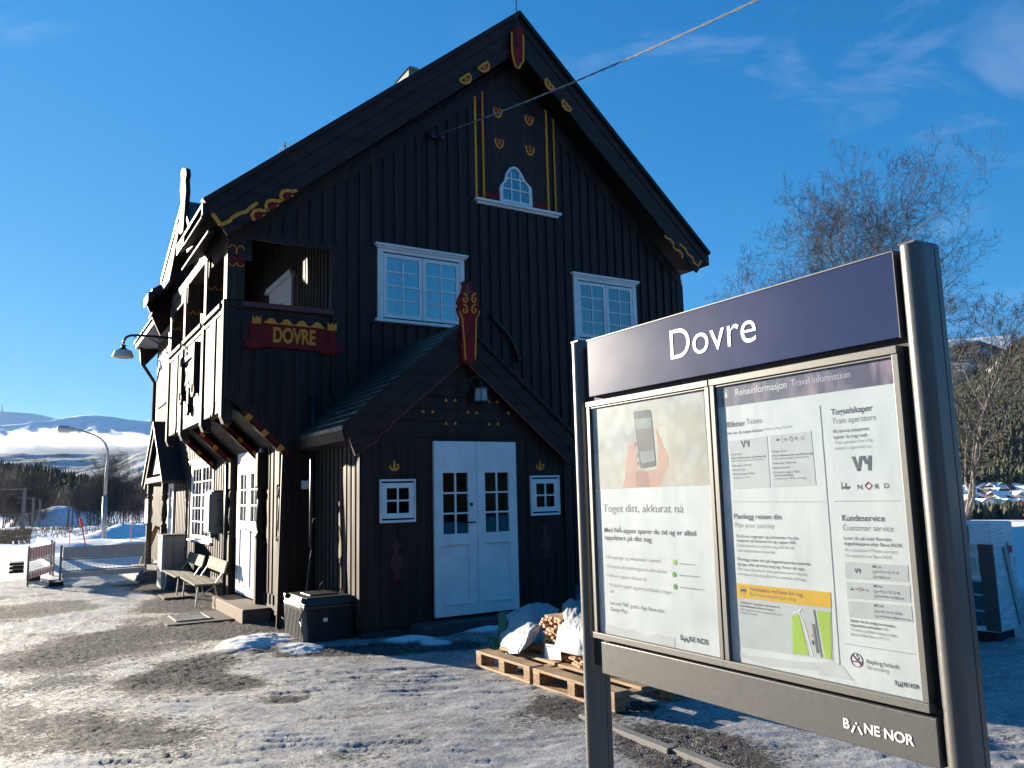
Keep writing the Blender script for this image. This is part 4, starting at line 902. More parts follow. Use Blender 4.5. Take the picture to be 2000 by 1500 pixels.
# left poster
a = f1
m = bpy.data.materials.new('printed_photo'); m.use_nodes = True; t = m.node_tree; pr = t.nodes['Principled BSDF']; pr.inputs['Roughness'].default_value = .5
c = N(t, 'ShaderNodeTexCoord').outputs['Object']
v = N(t, 'ShaderNodeTexVoronoi', i_Scale=16.); L(t, c, v.inputs[0]); v.inputs['Randomness'].default_value = 1.
dots = MR(v.outputs['Distance'], .62, .30); big = MR(NZ(3.5, 3.), .35, .65); warm = MR(NZ(2.1, 2.), .42, .58)
cc = MC(big, (.14, .145, .17), (.50, .50, .50)); cc = MC(warm, cc, (.48, .42, .34)); cc = MC(MA('MULTIPLY', dots, .45), cc, (.58, .60, .62)); L(t, cc, pr.inputs['Base Color'])
ph_ = quad(a, 'printed_photo', m, [(1157, 793), (1373, 754), (1386.5, 947), (1163, 956)])
SK = ink('ink_skin', (.60, .34, .26)); SK2 = ink('ink_skin_shadow', (.45, .23, .17)); PHN = ink('ink_phone', (.06, .062, .07)); SCR = ink('ink_screen', (.27, .30, .30)); SCB = ink('ink_screen_bar', (.20, .17, .155))
quad(ph_, 'printed_hand', SK, [(1216, 953), (1221, 935), (1222, 900), (1228, 872), (1238, 862), (1241, 880), (1246, 915), (1262, 920), (1284, 916), (1286, 880), (1281, 842), (1283, 838), (1290, 856), (1305, 890), (1307, 908), (1296, 930), (1290, 950)], d=.0002)
quad(ph_, 'printed_palm', SK2, [(1243, 952), (1241, 925), (1250, 918), (1265, 921), (1270, 951)], d=.0004)
quad(ph_, 'printed_phone', PHN, [(1237, 806), (1241, 803), (1268, 800), (1272, 804), (1282, 908), (1279, 911), (1254, 915), (1250, 912)], d=.0006)
quad(ph_, 'printed_screen', SCR, [(1240, 819), (1272, 815), (1280, 900), (1253, 905)], d=.0008); quad(ph_, 'printed_list', SCB, [(1242, 840), (1275, 835), (1279, 878), (1248, 883)], d=.0010)
for k, (x, y) in enumerate(((1239, 868), (1242, 890), (1244, 905))): circ(ph_, 'printed_finger', SK, x, y, .009, d=.0011)
for s, x0, y0, x1, y1, h, bo, m_ in (
 ('Toget ditt, akkurat nå', 1178, 1000, 1335, 1002, 16, -.012, MG), ('Med NÅ-appen sparer du tid og er alltid', 1180, 1039, 1359, 1043, 9.5, .012, DK), ('oppdatert på ditt tog', 1181, 1053.5, 1272, 1057, 9.5, .012, DK),
 ('• Se avganger og ankomster i sanntid', 1183, 1090, 1289, 1095.5, 7, -.005, LG), ('• Få varsel om strekningene du selv ønsker', 1184, 1108, 1304, 1116.5, 7, -.005, LG), ('• Se hvor toget er akkurat nå', 1185, 1126, 1262, 1132.5, 7, -.005, LG),
 ('• Se antall vogner og servicetilbudet i toget', 1187, 1144, 1311, 1157, 7, -.005, LG), ('ditt', 1191, 1157, 1200, 1158, 7, -.005, LG), ('Last ned "NÅ" gratis i App Store eller', 1191, 1180, 1298, 1193, 7.5, 0, MG), ('Google Play!', 1192, 1192, 1226, 1196.5, 7.5, 0, MG),
 ('www.banenor.no', 1327, 1102, 1359, 1104, 3.6, 0, MG), ('Følg oss på Facebook', 1327, 1124.5, 1365, 1128.5, 3.6, 0, MG), ('kundesenter@banenor.no', 1328, 1148, 1376, 1155, 3.6, 0, MG)): line(a, m_, s, x0, y0, x1, y1, h, bo)
for i, (x, y) in enumerate(((1318, 1098), (1317, 1122), (1319, 1146))): circ(a, 'green_icon', GRN if i else LGN, x, y, .0105)
banelogo(a, NV, 1329, 1249, 1384, 1258, 10.5, XP-.0004, .015)
STN = ink('damp_stain', (.63, .65, .66))
quad(a, 'damp_stain', STN, [(1178, 1221), (1190, 1219), (1205, 1224), (1222, 1231), (1236, 1228), (1250, 1238), (1262, 1243), (1285, 1238), (1300, 1243), (1318, 1246), (1318, 1268), (1178, 1240)])
# right poster
a = f2
m = bpy.data.materials.new('purple_band'); m.use_nodes = True; t = m.node_tree; pr = t.nodes['Principled BSDF']; pr.inputs['Roughness'].default_value = .45
c0 = N(t, 'ShaderNodeTexCoord').outputs['Object']; mp_ = N(t, 'ShaderNodeMapping'); mp_.inputs['Rotation'].default_value = (.5, 0, 0); mp_.inputs['Scale'].default_value = (1, 3.2, .8); L(t, c0, mp_.inputs[0]); c = mp_.outputs[0]
cc = MC(MR(NZ(5, 2.), .45, .68), (.07, .052, .125), (.36, .24, .32)); L(t, cc, pr.inputs['Base Color'])
quad(a, 'purple_band', m, [(1400.5, 742), (1741.5, 683), (1745, 748.5), (1403, 796.5)])
circ(a, 'information_ring', WH, 1418, 769, .0145, w_=.0012, d=.0006)
for q_ in (((1424, 862), (1498, 852), (1505, 952), (1434, 955)), ((1504, 851), (1584, 842), (1594, 948), (1509, 952)), ((1650, 1097), (1773, 1105), (1775, 1137), (1652, 1130)), ((1653, 1136), (1777, 1144), (1779, 1177), (1655, 1168)), ((1656, 1173), (1780, 1184), (1783, 1216), (1659, 1205)),
           ((1441, 1167), (1623, 1188), (1627, 1290), (1446, 1263))): quad(a, 'pale_box', BOX, q_, d=-.00015)
quad(a, 'yellow_band', YLW, ((1439, 1139), (1622, 1157), (1623.5, 1187.5), (1440, 1167)), d=.0001)
T_ = [('i', 1415, 777, 1421, 776, 13, .03, WH), ('Reiseinformasjon', 1436, 773, 1537, 756.5, 14, .014, WH), ('Travel information', 1545, 755, 1660, 737, 14, -.012, WH),
 ('Billetter', 1419, 835, 1455, 829, 11, .014, DK), ('Tickets', 1458, 829, 1488, 825, 11, -.008, MG), ('Her kan du kjøpe billetter', 1420, 849.5, 1491, 841, 6, .01, DK), ('How to buy tickets', 1493, 840.5, 1547, 835, 6, -.006, LG),
 ('• Vy app / vy.no', 1426, 889.5, 1449, 888, 4, .01, MG), ('• Entur billettautomat og billettutsalg', 1427, 897, 1496, 893, 4, .012, MG), ('Entur ticket machine or ticket office', 1429, 902, 1490, 898.5, 4, 0, LG), ('• Entur app / entur.org', 1428, 911.5, 1467, 909, 4, .01, MG), ('• Narvesen kiosk', 1429, 920, 1456, 918, 4, .01, MG), ('• Om bord i toget (+ 40 kr)', 1430, 928, 1475, 926, 4, .01, MG), ('On the train (+ 40 kr)', 1433, 935, 1465, 933, 4, 0, LG),
 ('• SJ app / sj.no', 1506, 884, 1536, 882, 4.2, .01, MG), ('• Entur billettautomat og billettutsalg', 1506, 892.5, 1587, 887, 4.2, .012, MG), ('Entur ticket machine or ticket office', 1510, 898, 1580, 893, 4.2, 0, LG), ('• Entur app / entur.org', 1508, 907, 1555, 903.5, 4.2, .01, MG), ('• Narvesen kiosk', 1508, 916, 1543, 913, 4.2, .01, MG), ('• Om bord i toget (+ 40 kr,', 1509, 925, 1564, 921, 4.2, .01, MG), ('kun kortbetaling)', 1513, 930.5, 1549, 928.5, 4.2, .01, MG), ('On the train (+ 40 kr, card only)', 1513, 937, 1574, 933, 4.2, 0, LG),
 ('Togselskaper', 1623, 811, 1704, 798.5, 12.5, .014, DK), ('Train operators', 1625, 828.5, 1710, 820, 12, -.01, MG), ('På denne stasjonen', 1627, 846, 1697, 840, 7, .012, DK), ('kjører du tog med:', 1628, 857.5, 1694, 851.5, 7, .012, DK), ('Train services from this', 1630, 868, 1704, 862, 7, -.006, LG), ('station is operated by:', 1630, 879, 1702, 874, 7, -.006, LG),
 ('Planlegg reisen din', 1433, 1013, 1526, 1014, 10.5, .012, DK), ('Plan your journey', 1435, 1030, 1512, 1032, 10.5, -.01, LG), ('Du finner avganger og ankomster fra alle', 1438, 1049, 1559, 1051, 5.6, .01, DK), ('stasjoner på banenor.no og i appen NÅ.', 1439, 1057.5, 1555, 1060, 5.6, .01, DK), ('Check banenor.no and the app NÅ for all', 1439, 1067, 1550, 1071, 5.6, 0, LG), ('train departures and arrivals.', 1440, 1077, 1514, 1080, 5.6, 0, LG),
 ('Planlegg reisen din på togselskapenes nettside', 1440, 1094, 1582, 1101, 5.6, .01, DK), ('og app, eller på entur.org og i Entur sin app.', 1440, 1103.5, 1572, 1111.5, 5.6, .01, DK), ('Plan your journey on the operators own website', 1441, 1113, 1576, 1122, 5.6, 0, LG), ('and app, or by using the Entur website and app.', 1441, 1122.5, 1575, 1133, 5.6, 0, LG),
 ('Holdeplass ved buss for tog', 1465, 1153.5, 1568, 1165, 8, .008, DK), ('Rail replacement bus stop', 1465, 1163.5, 1555, 1174.5, 8, -.008, MG), ('Ved buss for tog, kjører det busser fra', 1446, 1178, 1523, 1186.5, 4.4, .01, DK), ('bussholdeplassen Dovre stasjon.', 1446, 1184.5, 1513, 1192.5, 4.4, .01, DK), ('Rail replacement service departs from bus', 1447, 1191.5, 1526, 1201.5, 4.4, 0, LG), ('stop Dovre station.', 1447, 1198, 1480, 1203, 4.4, 0, LG),
 ('Kundeservice', 1644, 1017, 1728, 1019.5, 12.5, .014, DK), ('Customer service', 1646, 1035.5, 1745, 1039, 12, -.01, MG), ('Lurer du på noe? Kontakt', 1648, 1053.5, 1741, 1057, 6.8, .012, DK), ('togselskapene eller Bane NOR.', 1649, 1064, 1763, 1069.5, 6.8, .012, DK), ('Any questions? Please contact', 1650, 1076, 1753, 1082, 6.8, -.006, LG), ('the operators or Bane NOR.', 1650, 1087, 1743, 1093, 6.8, -.006, LG),
 ('Chat', 1710, 1109, 1722, 1110, 5, 0, MG), ('(+47) 61 05 19 10', 1711, 1118.5, 1756, 1122.5, 5, 0, MG), ('tog@vy.no', 1713, 1128.5, 1739, 1131.5, 5, 0, MG), ('Chat', 1711, 1147, 1724, 1148.5, 5, 0, MG), ('(+47) 61 25 22 00', 1713, 1157, 1758, 1162, 5, 0, MG), ('kundeservice@sj.no', 1715, 1166, 1766, 1172.5, 5, 0, MG), ('Chat', 1713, 1185, 1726, 1187, 5, 0, MG), ('(+47) 22 45 50 00', 1715, 1196, 1762, 1201.5, 5, 0, MG), ('kundesenter@banenor.no', 1717, 1205, 1779, 1213.5, 5, 0, MG),
 ('Gjelder det en mulig faresituasjon,', 1660, 1213.5, 1749, 1225, 5.4, .012, DK), ('ring politiets nødtelefon 112.', 1660, 1222, 1735, 1232, 5.4, .012, DK), ('To report a problem relating to safety,', 1661, 1231, 1752, 1244, 5.4, 0, LG), ('please call the Police: (+47) 112.', 1662, 1240, 1737, 1250.5, 5.4, 0, LG),
 ('Røyking forbudt', 1692, 1295, 1756, 1304, 8.5, .010, DK), ('No smoking', 1693, 1306.5, 1736, 1314, 8.5, -.01, MG),
 ('N', 1674, 956, 1684, 955, 10, .01, DK), ('R', 1708, 954.5, 1717, 954, 10, .01, DK), ('D', 1726, 953.5, 1736, 953, 10, .01, DK), ('N', 1532, 862, 1538, 861, 7, .01, MG), ('R', 1553, 859.5, 1559, 859, 7, .01, MG), ('D', 1565, 859, 1571, 858.5, 7, .01, MG), ('N', 1671, 1152.5, 1675, 1153, 5, .01, MG), ('R', 1684.5, 1154, 1689, 1154.5, 5, .01, MG), ('D', 1692, 1155, 1696.5, 1155.5, 5, .01, MG)]
for s, x0, y0, x1, y1, h, bo, m_ in T_: line(a, m_, s, x0, y0, x1, y1, h, bo)
def diamond(cx, cy, r, w_):
    c_ = onX(cx, cy, XP); b = B(); P = [(c_[1]+r*dx, c_[2]+r*dz) for dx, dz in ((1, 0), (0, 1), (-1, 0), (0, -1), (1, 0), (0, 1))]; b.ribbon(P, w_, 'X', XP, XP-.0008); obj('pink_diamond', b, PNK, a)
diamond(1696, 949, .0115, .0026); diamond(1546, 857, .0085, .0018); diamond(1680, 1151, .006, .0013)
def vy(cx, cy, W_, H_):
    c_ = onX(cx, cy, XP); b = B(); y0, z0 = c_[1], c_[2]
    for k in range(3):
        o_ = (k-1)*W_*.06
        b.ribbon([(y0+W_*.44+o_, z0+H_/2), (y0+W_*.22+o_*.6, z0-H_/2), (y0+W_*.10+o_, z0-H_/2), (y0+.02*W_+o_, z0+H_/2)][:2], W_*.035, 'X', XP, XP-.0007)
        b.ribbon([(y0+W_*.20+o_*.6, z0-H_/2), (y0+W_*.05+o_, z0+H_/2)], W_*.035, 'X', XP, XP-.0007)
        b.ribbon([(y0-W_*.08+o_, z0+H_/2), (y0-W_*.22+o_, z0-H_*.05)], W_*.035, 'X', XP, XP-.0007)
        b.ribbon([(y0-W_*.40+o_, z0+H_/2), (y0-W_*.33+o_, z0-H_/2)], W_*.035, 'X', XP, XP-.0007)
    obj('striped_logo', b, MG, a)
vy(1684, 905, .068, .045); vy(1456, 867, .042, .024); vy(1675.5, 1115, .022, .014)
for (x, y, s_) in ((1652, 950, 1.), (1519, 858, .65), (1664, 1150, .5)):
    c_ = onX(x, y, XP); b = B(); r_ = .011*s_
    for q_ in (1., .55): b.ribbon([(c_[1]+r_*q_*1.2*math.cos(t_), c_[2]+r_*.7*q_*math.sin(t_)) for t_ in np.linspace(math.pi, 2*math.pi, 9)], .0022*s_, 'X', XP, XP-.0008)
    b.ribbon([(c_[1], c_[2]-r_*.4), (c_[1], c_[2]+r_)], .002*s_, 'X', XP, XP-.0008); obj('anchor_emblem', b, DK, a)
for pts in (((1432, 980), (1607, 980)), ((1628, 979), (1758, 978)), ((1650, 1257), (1787, 1278)), ((1601, 792), (1621, 1040), (1640, 1300)), ((1643, 941), (1644, 957)), ((1527, 852), (1528, 865))): curve(a, 'thin_rule', LG, pts, .0011)
# map
quad(a, 'map_field', LGN, ((1547, 1203), (1560, 1199), (1580, 1280), (1549, 1276)), d=.0004); quad(a, 'map_field', LGN, ((1595, 1193), (1622, 1195), (1624, 1288), (1612, 1285)), d=.0004)
curve(a, 'map_road', WH, ((1550, 1197), (1560, 1195), (1572, 1222), (1588, 1282)), .005, d=.0006); curve(a, 'map_road', WH, ((1560, 1195), (1566, 1188)), .004, d=.0008)
for k in (0, 2.2): curve(a, 'map_rail', MG, ((1589+k, 1191), (1604+k, 1284)), .0012, d=.0006)
quad(a, 'map_building', MG, ((1586, 1218), (1591, 1219), (1600, 1276), (1595, 1275)), d=.0006); circ(a, 'map_stop', YLW, 1585, 1241, .004, d=.0008); curve(a, 'map_bus', DK, ((1587, 1251), (1589, 1259)), .006, d=.0008)
circ(a, 'bus_ring', DK, 1452, 1153, .0125, w_=.0012, d=.0006); quad(a, 'bus_symbol', DK, ((1447, 1150), (1457, 1151), (1457, 1156), (1447, 1155)), d=.0006)
circ(a, 'ban_ring', DK, 1673, 1289, .0200, w_=.0016, d=.0004); curve(a, 'cigarette', DK, ((1665, 1291), (1681, 1293)), .003, d=.0006); curve(a, 'smoke_line', DK, ((1676, 1289), (1677, 1284), (1673, 1281), (1674, 1277)), .0015, d=.0006); curve(a, 'ban_stroke', PNK, ((1664, 1278), (1683, 1300)), .0028, d=.001)
for (x, y) in ((1707, 1107), (1709, 1145), (1710, 1183)): quad(a, 'chat_symbol', MG, ((x-3, y-3), (x+3, y-2.6), (x+3, y+2), (x-3, y+1.6)), d=.0003)
for (x, y) in ((1707.5, 1117), (1708.5, 1127), (1709, 1155.5), (1710.5, 1165), (1710.5, 1194.5), (1712, 1204)): circ(a, 'contact_ring', MG, x, y, .0042, w_=.0008)
banelogo(a, NV, 1748, 1337, 1795, 1346, 9, XP-.0004, .015)
quad(a, 'damp_stain', STN, [(1600, 1296), (1622, 1290), (1645, 1300), (1660, 1320), (1668, 1330), (1600, 1318)], d=-.0001); quad(a, 'damp_stain', STN, [(1440, 1281), (1446, 1272), (1462, 1280), (1500, 1284), (1560, 1292), (1600, 1294), (1600, 1310), (1500, 1300)], d=-.0001)
for par, tb, m_ in inks.values():
    if tb.v: obj('text_line', (tb.v, tb.f), m_, par)
m = bpy.data.materials.new('tinted_cover_sheet'); m.use_nodes = True; t = m.node_tree; t.nodes.clear(); o = N(t, 'ShaderNodeOutputMaterial')
tr = N(t, 'ShaderNodeBsdfTransparent'); tr.inputs[0].default_value = (.83, .845, .85, 1); g = N(t, 'ShaderNodeBsdfGlossy', i_Roughness=.10)
c = N(t, 'ShaderNodeTexCoord').outputs['Object']; x2 = N(t, 'ShaderNodeMixShader'); L(t, MR(NZ(5, 6., .7), .35, .75, .02, .09), x2.inputs[0]); L(t, tr.outputs[0], x2.inputs[1]); L(t, g.outputs[0], x2.inputs[2]); L(t, x2.outputs[0], o.inputs[0])
for f_, y0, y1 in ((f1, 2.89, 2.17), (f2, 2.123, 1.406)): b = B(); b.box(XS+.006, y0, 1.0, XS+.0063, y1, 1.984); obj('cover_sheet', b, m, f_)
# ---------------------------------------------------------------- things by the wall
PLY = mat('pallet_wood', (.26, .155, .075), .7, var=.3, scale=9, st=(2, .35, 2), bump=.4, bs=50, bd=.004, col2=(.45, .33, .2), thr=(.45, .75))
CHIP = mat('pallet_block', (.20, .11, .055), .85, var=.4, scale=50, bump=.8, bs=80, bd=.004, col2=(.38, .24, .13), thr=(.45, .6))
def pallet(label, x0, y0, rz, lx=1.2, ly=.93):
    p = thing('pallet', label, 'pallet', (x0, y0, gz(x0, y0)+.004), 'wooden pallets lying in front of the porch')
    def pc(name, b, m): o = obj(name, b, m, None, bevel=.003); o.parent = p; return o
    for i, wd in enumerate((.145, .10, .145, .10, .145)):
        x = (0, .26, .5275, .84, 1.055)[i]*lx/1.2; b = B(); b.box(x, 0, .122, x+wd, ly, .144); pc('deck_board', b, PLY)
    for i in range(3):
        y = (0, ly/2-.05, ly-.10)[i]; b = B(); b.box(0, y, .10, lx, y+.10, .1215); pc('stringer', b, PLY)
        for j in range(3): x = (0, lx/2-.07, lx-.145)[j]; b = B(); b.box(x+.002, y+.002, .0225, x+.143, y+.098, .0995); pc('block', b, CHIP)
    for j in range(3): x = (0, lx/2-.05, lx-.10)[j]; b = B(); b.box(x, 0, 0, x+.10, ly, .022); pc('base_board', b, PLY)
    p.rotation_euler = (0, 0, rz); return p
pallet('left weathered pallet nearest the porch door under the tarps', 3.775, 5.99, R_(0.4), ly=.935)
pallet('right weathered pallet reaching behind the board post', 3.80, 4.87, R_(1.0), ly=1.08)
SLT = mat('sawn_slat', (.44, .25, .14), .75, var=.25, scale=12, st=(.3, 2, 2), bump=.3, col2=(.60, .40, .26), thr=(.4, .7))
def bundle(label, x0, x1, y0, y1, z0, z1, lean, seed):
    t_ = thing('slat_bundle', label, 'timber', ((x0+x1)/2, (y0+y1)/2, z0), 'bundles of sawn slats on the pallets'); r = random.Random(seed)
    z = z0; rows = 0
    while z < z1:
        b = B(); y = y0; o_ = lean*(z-z0)
        while y < y1-.02:
            w_ = .034 if rows % 2 else .044; dx = r.uniform(-.03, .03); b.box(x0+dx, y+o_+.003, z+.002+r.uniform(0, .002), x1+dx, y+o_+w_, z+.021); y += w_+.012+r.uniform(0, .01)
        obj('slat_layer', b, SLT, t_); z += .0235; rows += 1
    return t_
bundle('open slat bundle with orange ends showing between the two tarps', 4.16, 5.3, 5.93, 6.34, .150, .50, .10, 1)
bundle('darker slat bundle under the right tarp', 4.10, 5.2, 5.25, 5.84, .150, .34, .0, 2)
def sheet(name, rows, m, parent=None, n=16, amp=.012, seed=3, sc_=7., thick=.003):
    G = np.array([[onX(*p) for p in r] for r in rows]); H_, W_ = G.shape[:2]
    def cr(P, t_):                                # smooth curve through control points
        k = min(int(t_), len(P)-2); f = t_-k; p0, p1, p2, p3 = P[max(k-1, 0)], P[k], P[k+1], P[min(k+2, len(P)-1)]
        return .5*((2*p1)+(-p0+p2)*f+(2*p0-5*p1+4*p2-p3)*f*f+(-p0+3*p1-3*p2+p3)*f**3)
    nu, nv = (W_-1)*n+1, (H_-1)*n+1; V = np.zeros((nv, nu, 3))
    for j in range(nv):
        row = [cr(G[:, i], j/n) for i in range(W_)]
        for i in range(nu): V[j, i] = cr(row, i/n)
    s_, t_ = np.meshgrid(np.arange(nu)/n, np.arange(nv)/n)
    d = (1-np.abs(2*fbm(s_*1.3+t_*.8+seed, t_*.6-s_*.3, 4, seed)-1))-.7; d2 = (1-np.abs(2*fbm(s_*2.6-t_*1.1, t_*1.9+s_, 3, seed+9)-1))-.7
    nrm = np.cross(np.gradient(V, axis=1), np.gradient(V, axis=0)); nrm /= np.linalg.norm(nrm, axis=-1, keepdims=True)+1e-9
    d3 = (1-np.abs(2*fbm(s_*5.1+t_*3.3, t_*4.2-s_*2., 3, seed+19)-1))-.7; V = V+nrm*(d*amp*2.6+d2*amp*.9+d3*amp*.25)[..., None]
    fs = [(j*nu+i, j*nu+i+1, (j+1)*nu+i+1, (j+1)*nu+i) for j in range(nv-1) for i in range(nu-1)]
    o = obj(name, (V.reshape(-1, 3).tolist(), fs), m, parent, smooth=True); md = o.modifiers.new('s', 'SOLIDIFY'); md.thickness = thick; return o
TARP = mat('white_tarp', (.36, .385, .41), .36, var=.08, scale=5, bump=.35, bs=14, bd=.01); GTARP = mat('green_film', (.035, .12, .03), .4, var=.4, scale=5, bump=.3, bs=20, col2=(.42, .55, .30), thr=(.60, .64))
tp = thing('tarp', 'crumpled white tarp over the left half of the slat pile', 'tarp', (4.4, 6.4, .15), 'white tarps over the slats')
sheet('cover', [[(979, 1206, 4.5), (1008, 1194, 4.62), (1036, 1180, 4.75), (1066, 1178, 5.0), (1092, 1190, 5.25)], [(975, 1234, 4.3), (1000, 1220, 4.32), (1032, 1212, 4.3), (1056, 1212, 4.5), (1080, 1211, 4.75)],
  [(978, 1258, 4.15), (1000, 1250, 4.05), (1026, 1238, 4.05), (1044, 1226, 4.12), (1062, 1221, 4.35)], [(986, 1278, 4.1), (1002, 1277, 3.98), (1016, 1275, 3.98), (1030, 1262, 4.02), (1046, 1242, 4.10)]], TARP, tp)
sheet('cover', [[(985, 1202, 4.55), (1010, 1190, 4.8), (1036, 1178, 5.1)], [(979, 1206, 4.5), (1008, 1194, 4.62), (1036, 1180, 4.75)]], TARP, tp, amp=.004)
gt = thing('torn_film', 'torn green and white film hanging left of the white tarp', 'film', (4.3, 6.8, .15))
sheet('film', [[(972, 1200, 4.6), (984, 1194, 4.6), (998, 1195, 4.65)], [(973, 1222, 4.4), (979, 1222, 4.35), (988, 1222, 4.3)], [(972, 1248, 4.25), (978, 1248, 4.2), (987, 1248, 4.2)], [(972, 1278, 4.15), (984, 1281, 4.1), (992, 1279, 4.05)]], GTARP, gt, n=6, amp=.008)
sheet('film_flap', [[(948, 1236, 4.35), (952, 1238, 4.35), (957, 1243, 4.33)], [(954, 1254, 4.25), (965, 1253, 4.22), (980, 1248, 4.2)], [(958, 1272, 4.12), (972, 1276, 4.10), (988, 1279, 4.1)]], GTARP, gt, n=6, amp=.012, seed=6)
tp = thing('tarp', 'white tarp bulging over the right bundle behind the board post', 'tarp', (4.3, 5.5, .15), 'white tarps over the slats')
sheet('cover', [[(1100, 1182, 4.7), (1110, 1171, 4.8), (1128, 1172, 4.9), (1150, 1170, 5.0), (1180, 1172, 5.1)], [(1094, 1203, 4.35), (1106, 1200, 4.25), (1126, 1198, 4.25), (1150, 1200, 4.3), (1180, 1204, 4.35)],
  [(1088, 1232, 4.15), (1102, 1232, 4.02), (1122, 1226, 4.0), (1150, 1228, 4.02), (1180, 1232, 4.05)], [(1082, 1268, 4.05), (1100, 1274, 3.97), (1126, 1280, 3.95), (1150, 1284, 3.96), (1180, 1290, 3.98)]], TARP, tp, seed=12)
lb = thing('pallet_label', 'white printed label sheet stapled to the slat ends', 'label', (4.0, 6, .3))
def lq(x, y): return onX(x, y, 4.09)
b = B(); b.add([lq(1064, 1257), lq(1083, 1260), lq(1083, 1288), lq(1064, 1287)], [(0, 3, 2, 1)]); b.add([lq(1083, 1260), lq(1094, 1266), lq(1096, 1290), lq(1083, 1288)], [(0, 3, 2, 1)]); lo_ = obj('sheet', b, WHITE, lb)
b = B(); b.add([onX(x, y, 4.087) for x, y in ((1067, 1263), (1069, 1259), (1071, 1263.5))], [(0, 2, 1)])
for k in range(4): b.add([onX(x, y, 4.087) for x, y in ((1072, 1262+k*6), (1081, 1263+k*6), (1081, 1264.3+k*6), (1072, 1263.3+k*6))], [(0, 3, 2, 1)])
obj('printing', b, NV, lb)
# black slotted bin
BKP = mat('black_plastic', (.016, .017, .017), .42, var=.3, bump=.1, bs=40, spec=.5)
bn = thing('grit_bin', 'black plastic bin with slotted side against the station corner', 'bin', (3.1, 9.5, 0))
bx0, bx1, by0, by1 = 2.80, 3.38, 9.15, 9.92; bz = -.10
b = B(); b.hexa([(bx0+.06, by0+.02, bz), (bx1, by0+.02, bz), (bx1, by1-.02, bz), (bx0+.06, by1-.02, bz), (bx0+.03, by0, bz+.50), (bx1, by0, bz+.50), (bx1, by1, bz+.50), (bx0+.03, by1, bz+.50)]); obj('body', b, BLK, bn, bevel=.01)
for k in range(13):
    y = by0+.03+k*.056; b = B(); b.hexa([(bx0+.0, y, bz), (bx0+.07, y, bz), (bx0+.07, y+.018, bz), (bx0+.0, y+.018, bz), (bx0-.03, y, bz+.47), (bx0+.035, y, bz+.47), (bx0+.035, y+.018, bz+.47), (bx0-.03, y+.018, bz+.47)]); obj('rib', b, mat('sunlit_plastic_rib', (.13, .128, .12), .55, var=.3), bn, bevel=.003)  # grey ribs on a black body: sunlit stripes and shaded slots painted in
b = B(); b.box(bx0-.015, by0-.02, bz+.47, bx1, by1+.02, bz+.51); obj('rim', b, BKP, bn, bevel=.006)
b = B(); b.hexa([(bx0-.02, by0-.03, bz+.515), (bx1+.02, by0-.03, bz+.515), (bx1+.02, by1+.03, bz+.515), (bx0-.02, by1+.03, bz+.515), (bx0+.03, by0+.01, bz+.60), (bx1-.02, by0+.01, bz+.60), (bx1-.02, by1-.01, bz+.60), (bx0+.03, by1-.01, bz+.60)]); lid = obj('lid', b, BKP, bn, bevel=.015)
b = B(); b.box(bx0+.12, by0+.2, bz+.60, bx1-.12, by1-.2, bz+.612); b.cut(); b.box(bx0-.03, by0+.02, bz+.545, bx0+.02, by0+.10, bz+.60); b.cut(); b.box(bx0-.03, by1-.10, bz+.545, bx0+.02, by1-.02, bz+.60); objs('lid_lug', b, BKP, lid, bevel=.006)
b = B(); b.tube([(bx0-.02, by0+.06, bz+.56), (bx0-.03, by0+.05, bz+.40), (bx0-.02, by0+.10, bz+.34), (bx0-.03, by0+.02, bz+.30), (bx0-.01, by0+.05, bz+.20)], .006, 6); obj('strap', b, IRON, bn)
b = B(); b.box(3.01, by0-.022, bz+.33, 3.06, by0-.0205, bz+.37); obj('sticker', b, WHITE, bn)
# dry branch in the nook behind the bin, wall plate
BRK = mat('branch_bark', (.09, .085, .08), .85, var=.3, bump=.4)
b = B(); q = [onY(x, y, 10.1) for x, y in ((598, 1160), (601, 1130), (606, 1090), (609, 1075), (604, 1060), (607, 1035), (612, 1014))]; b.tube(q+[onY(622, 1011, 10.1)], [.012, .012, .011, .011, .010, .010, .009, .008], 6); b.tube([onY(612, 1160, 9.9), onY(620, 1152, 9.9), onY(631, 1135, 9.9)], [.010, .009, .006], 6)
tag(obj('branch', b, BRK, smooth=True), 'grey crooked branch standing behind the black bin', 'branch')
b = B(); q = onY(597, 947, GY-.05); b.box(q[0]-.055, GY-.055, q[2]-.055, q[0]+.055, GY-.03, q[2]+.055); tag(obj('wall_plate', b, WHITE, bevel=.002), 'small pale square plate on the dark wall corner', 'plate')
# leaning dark strip at the corner, stands in for a shaded side
b = B(); b.beam((2.885, 10.52, -.02), (2.965, 10.66, 2.2), .06, .03, up=(0, 1, 0)); tag(obj('plank', b, WOODV, bevel=.003), 'long dark strip put in for a shaded side, left of the black bin', 'plank')
b = B(); b.beam((2.55, 21.6, 0), (2.95, 21.9, 1.05), .12, .03, up=(0, 1, 0)); tag(obj('plank', b, PLY, bevel=.003), 'short bare wooden plank leaning at the far house corner', 'plank')
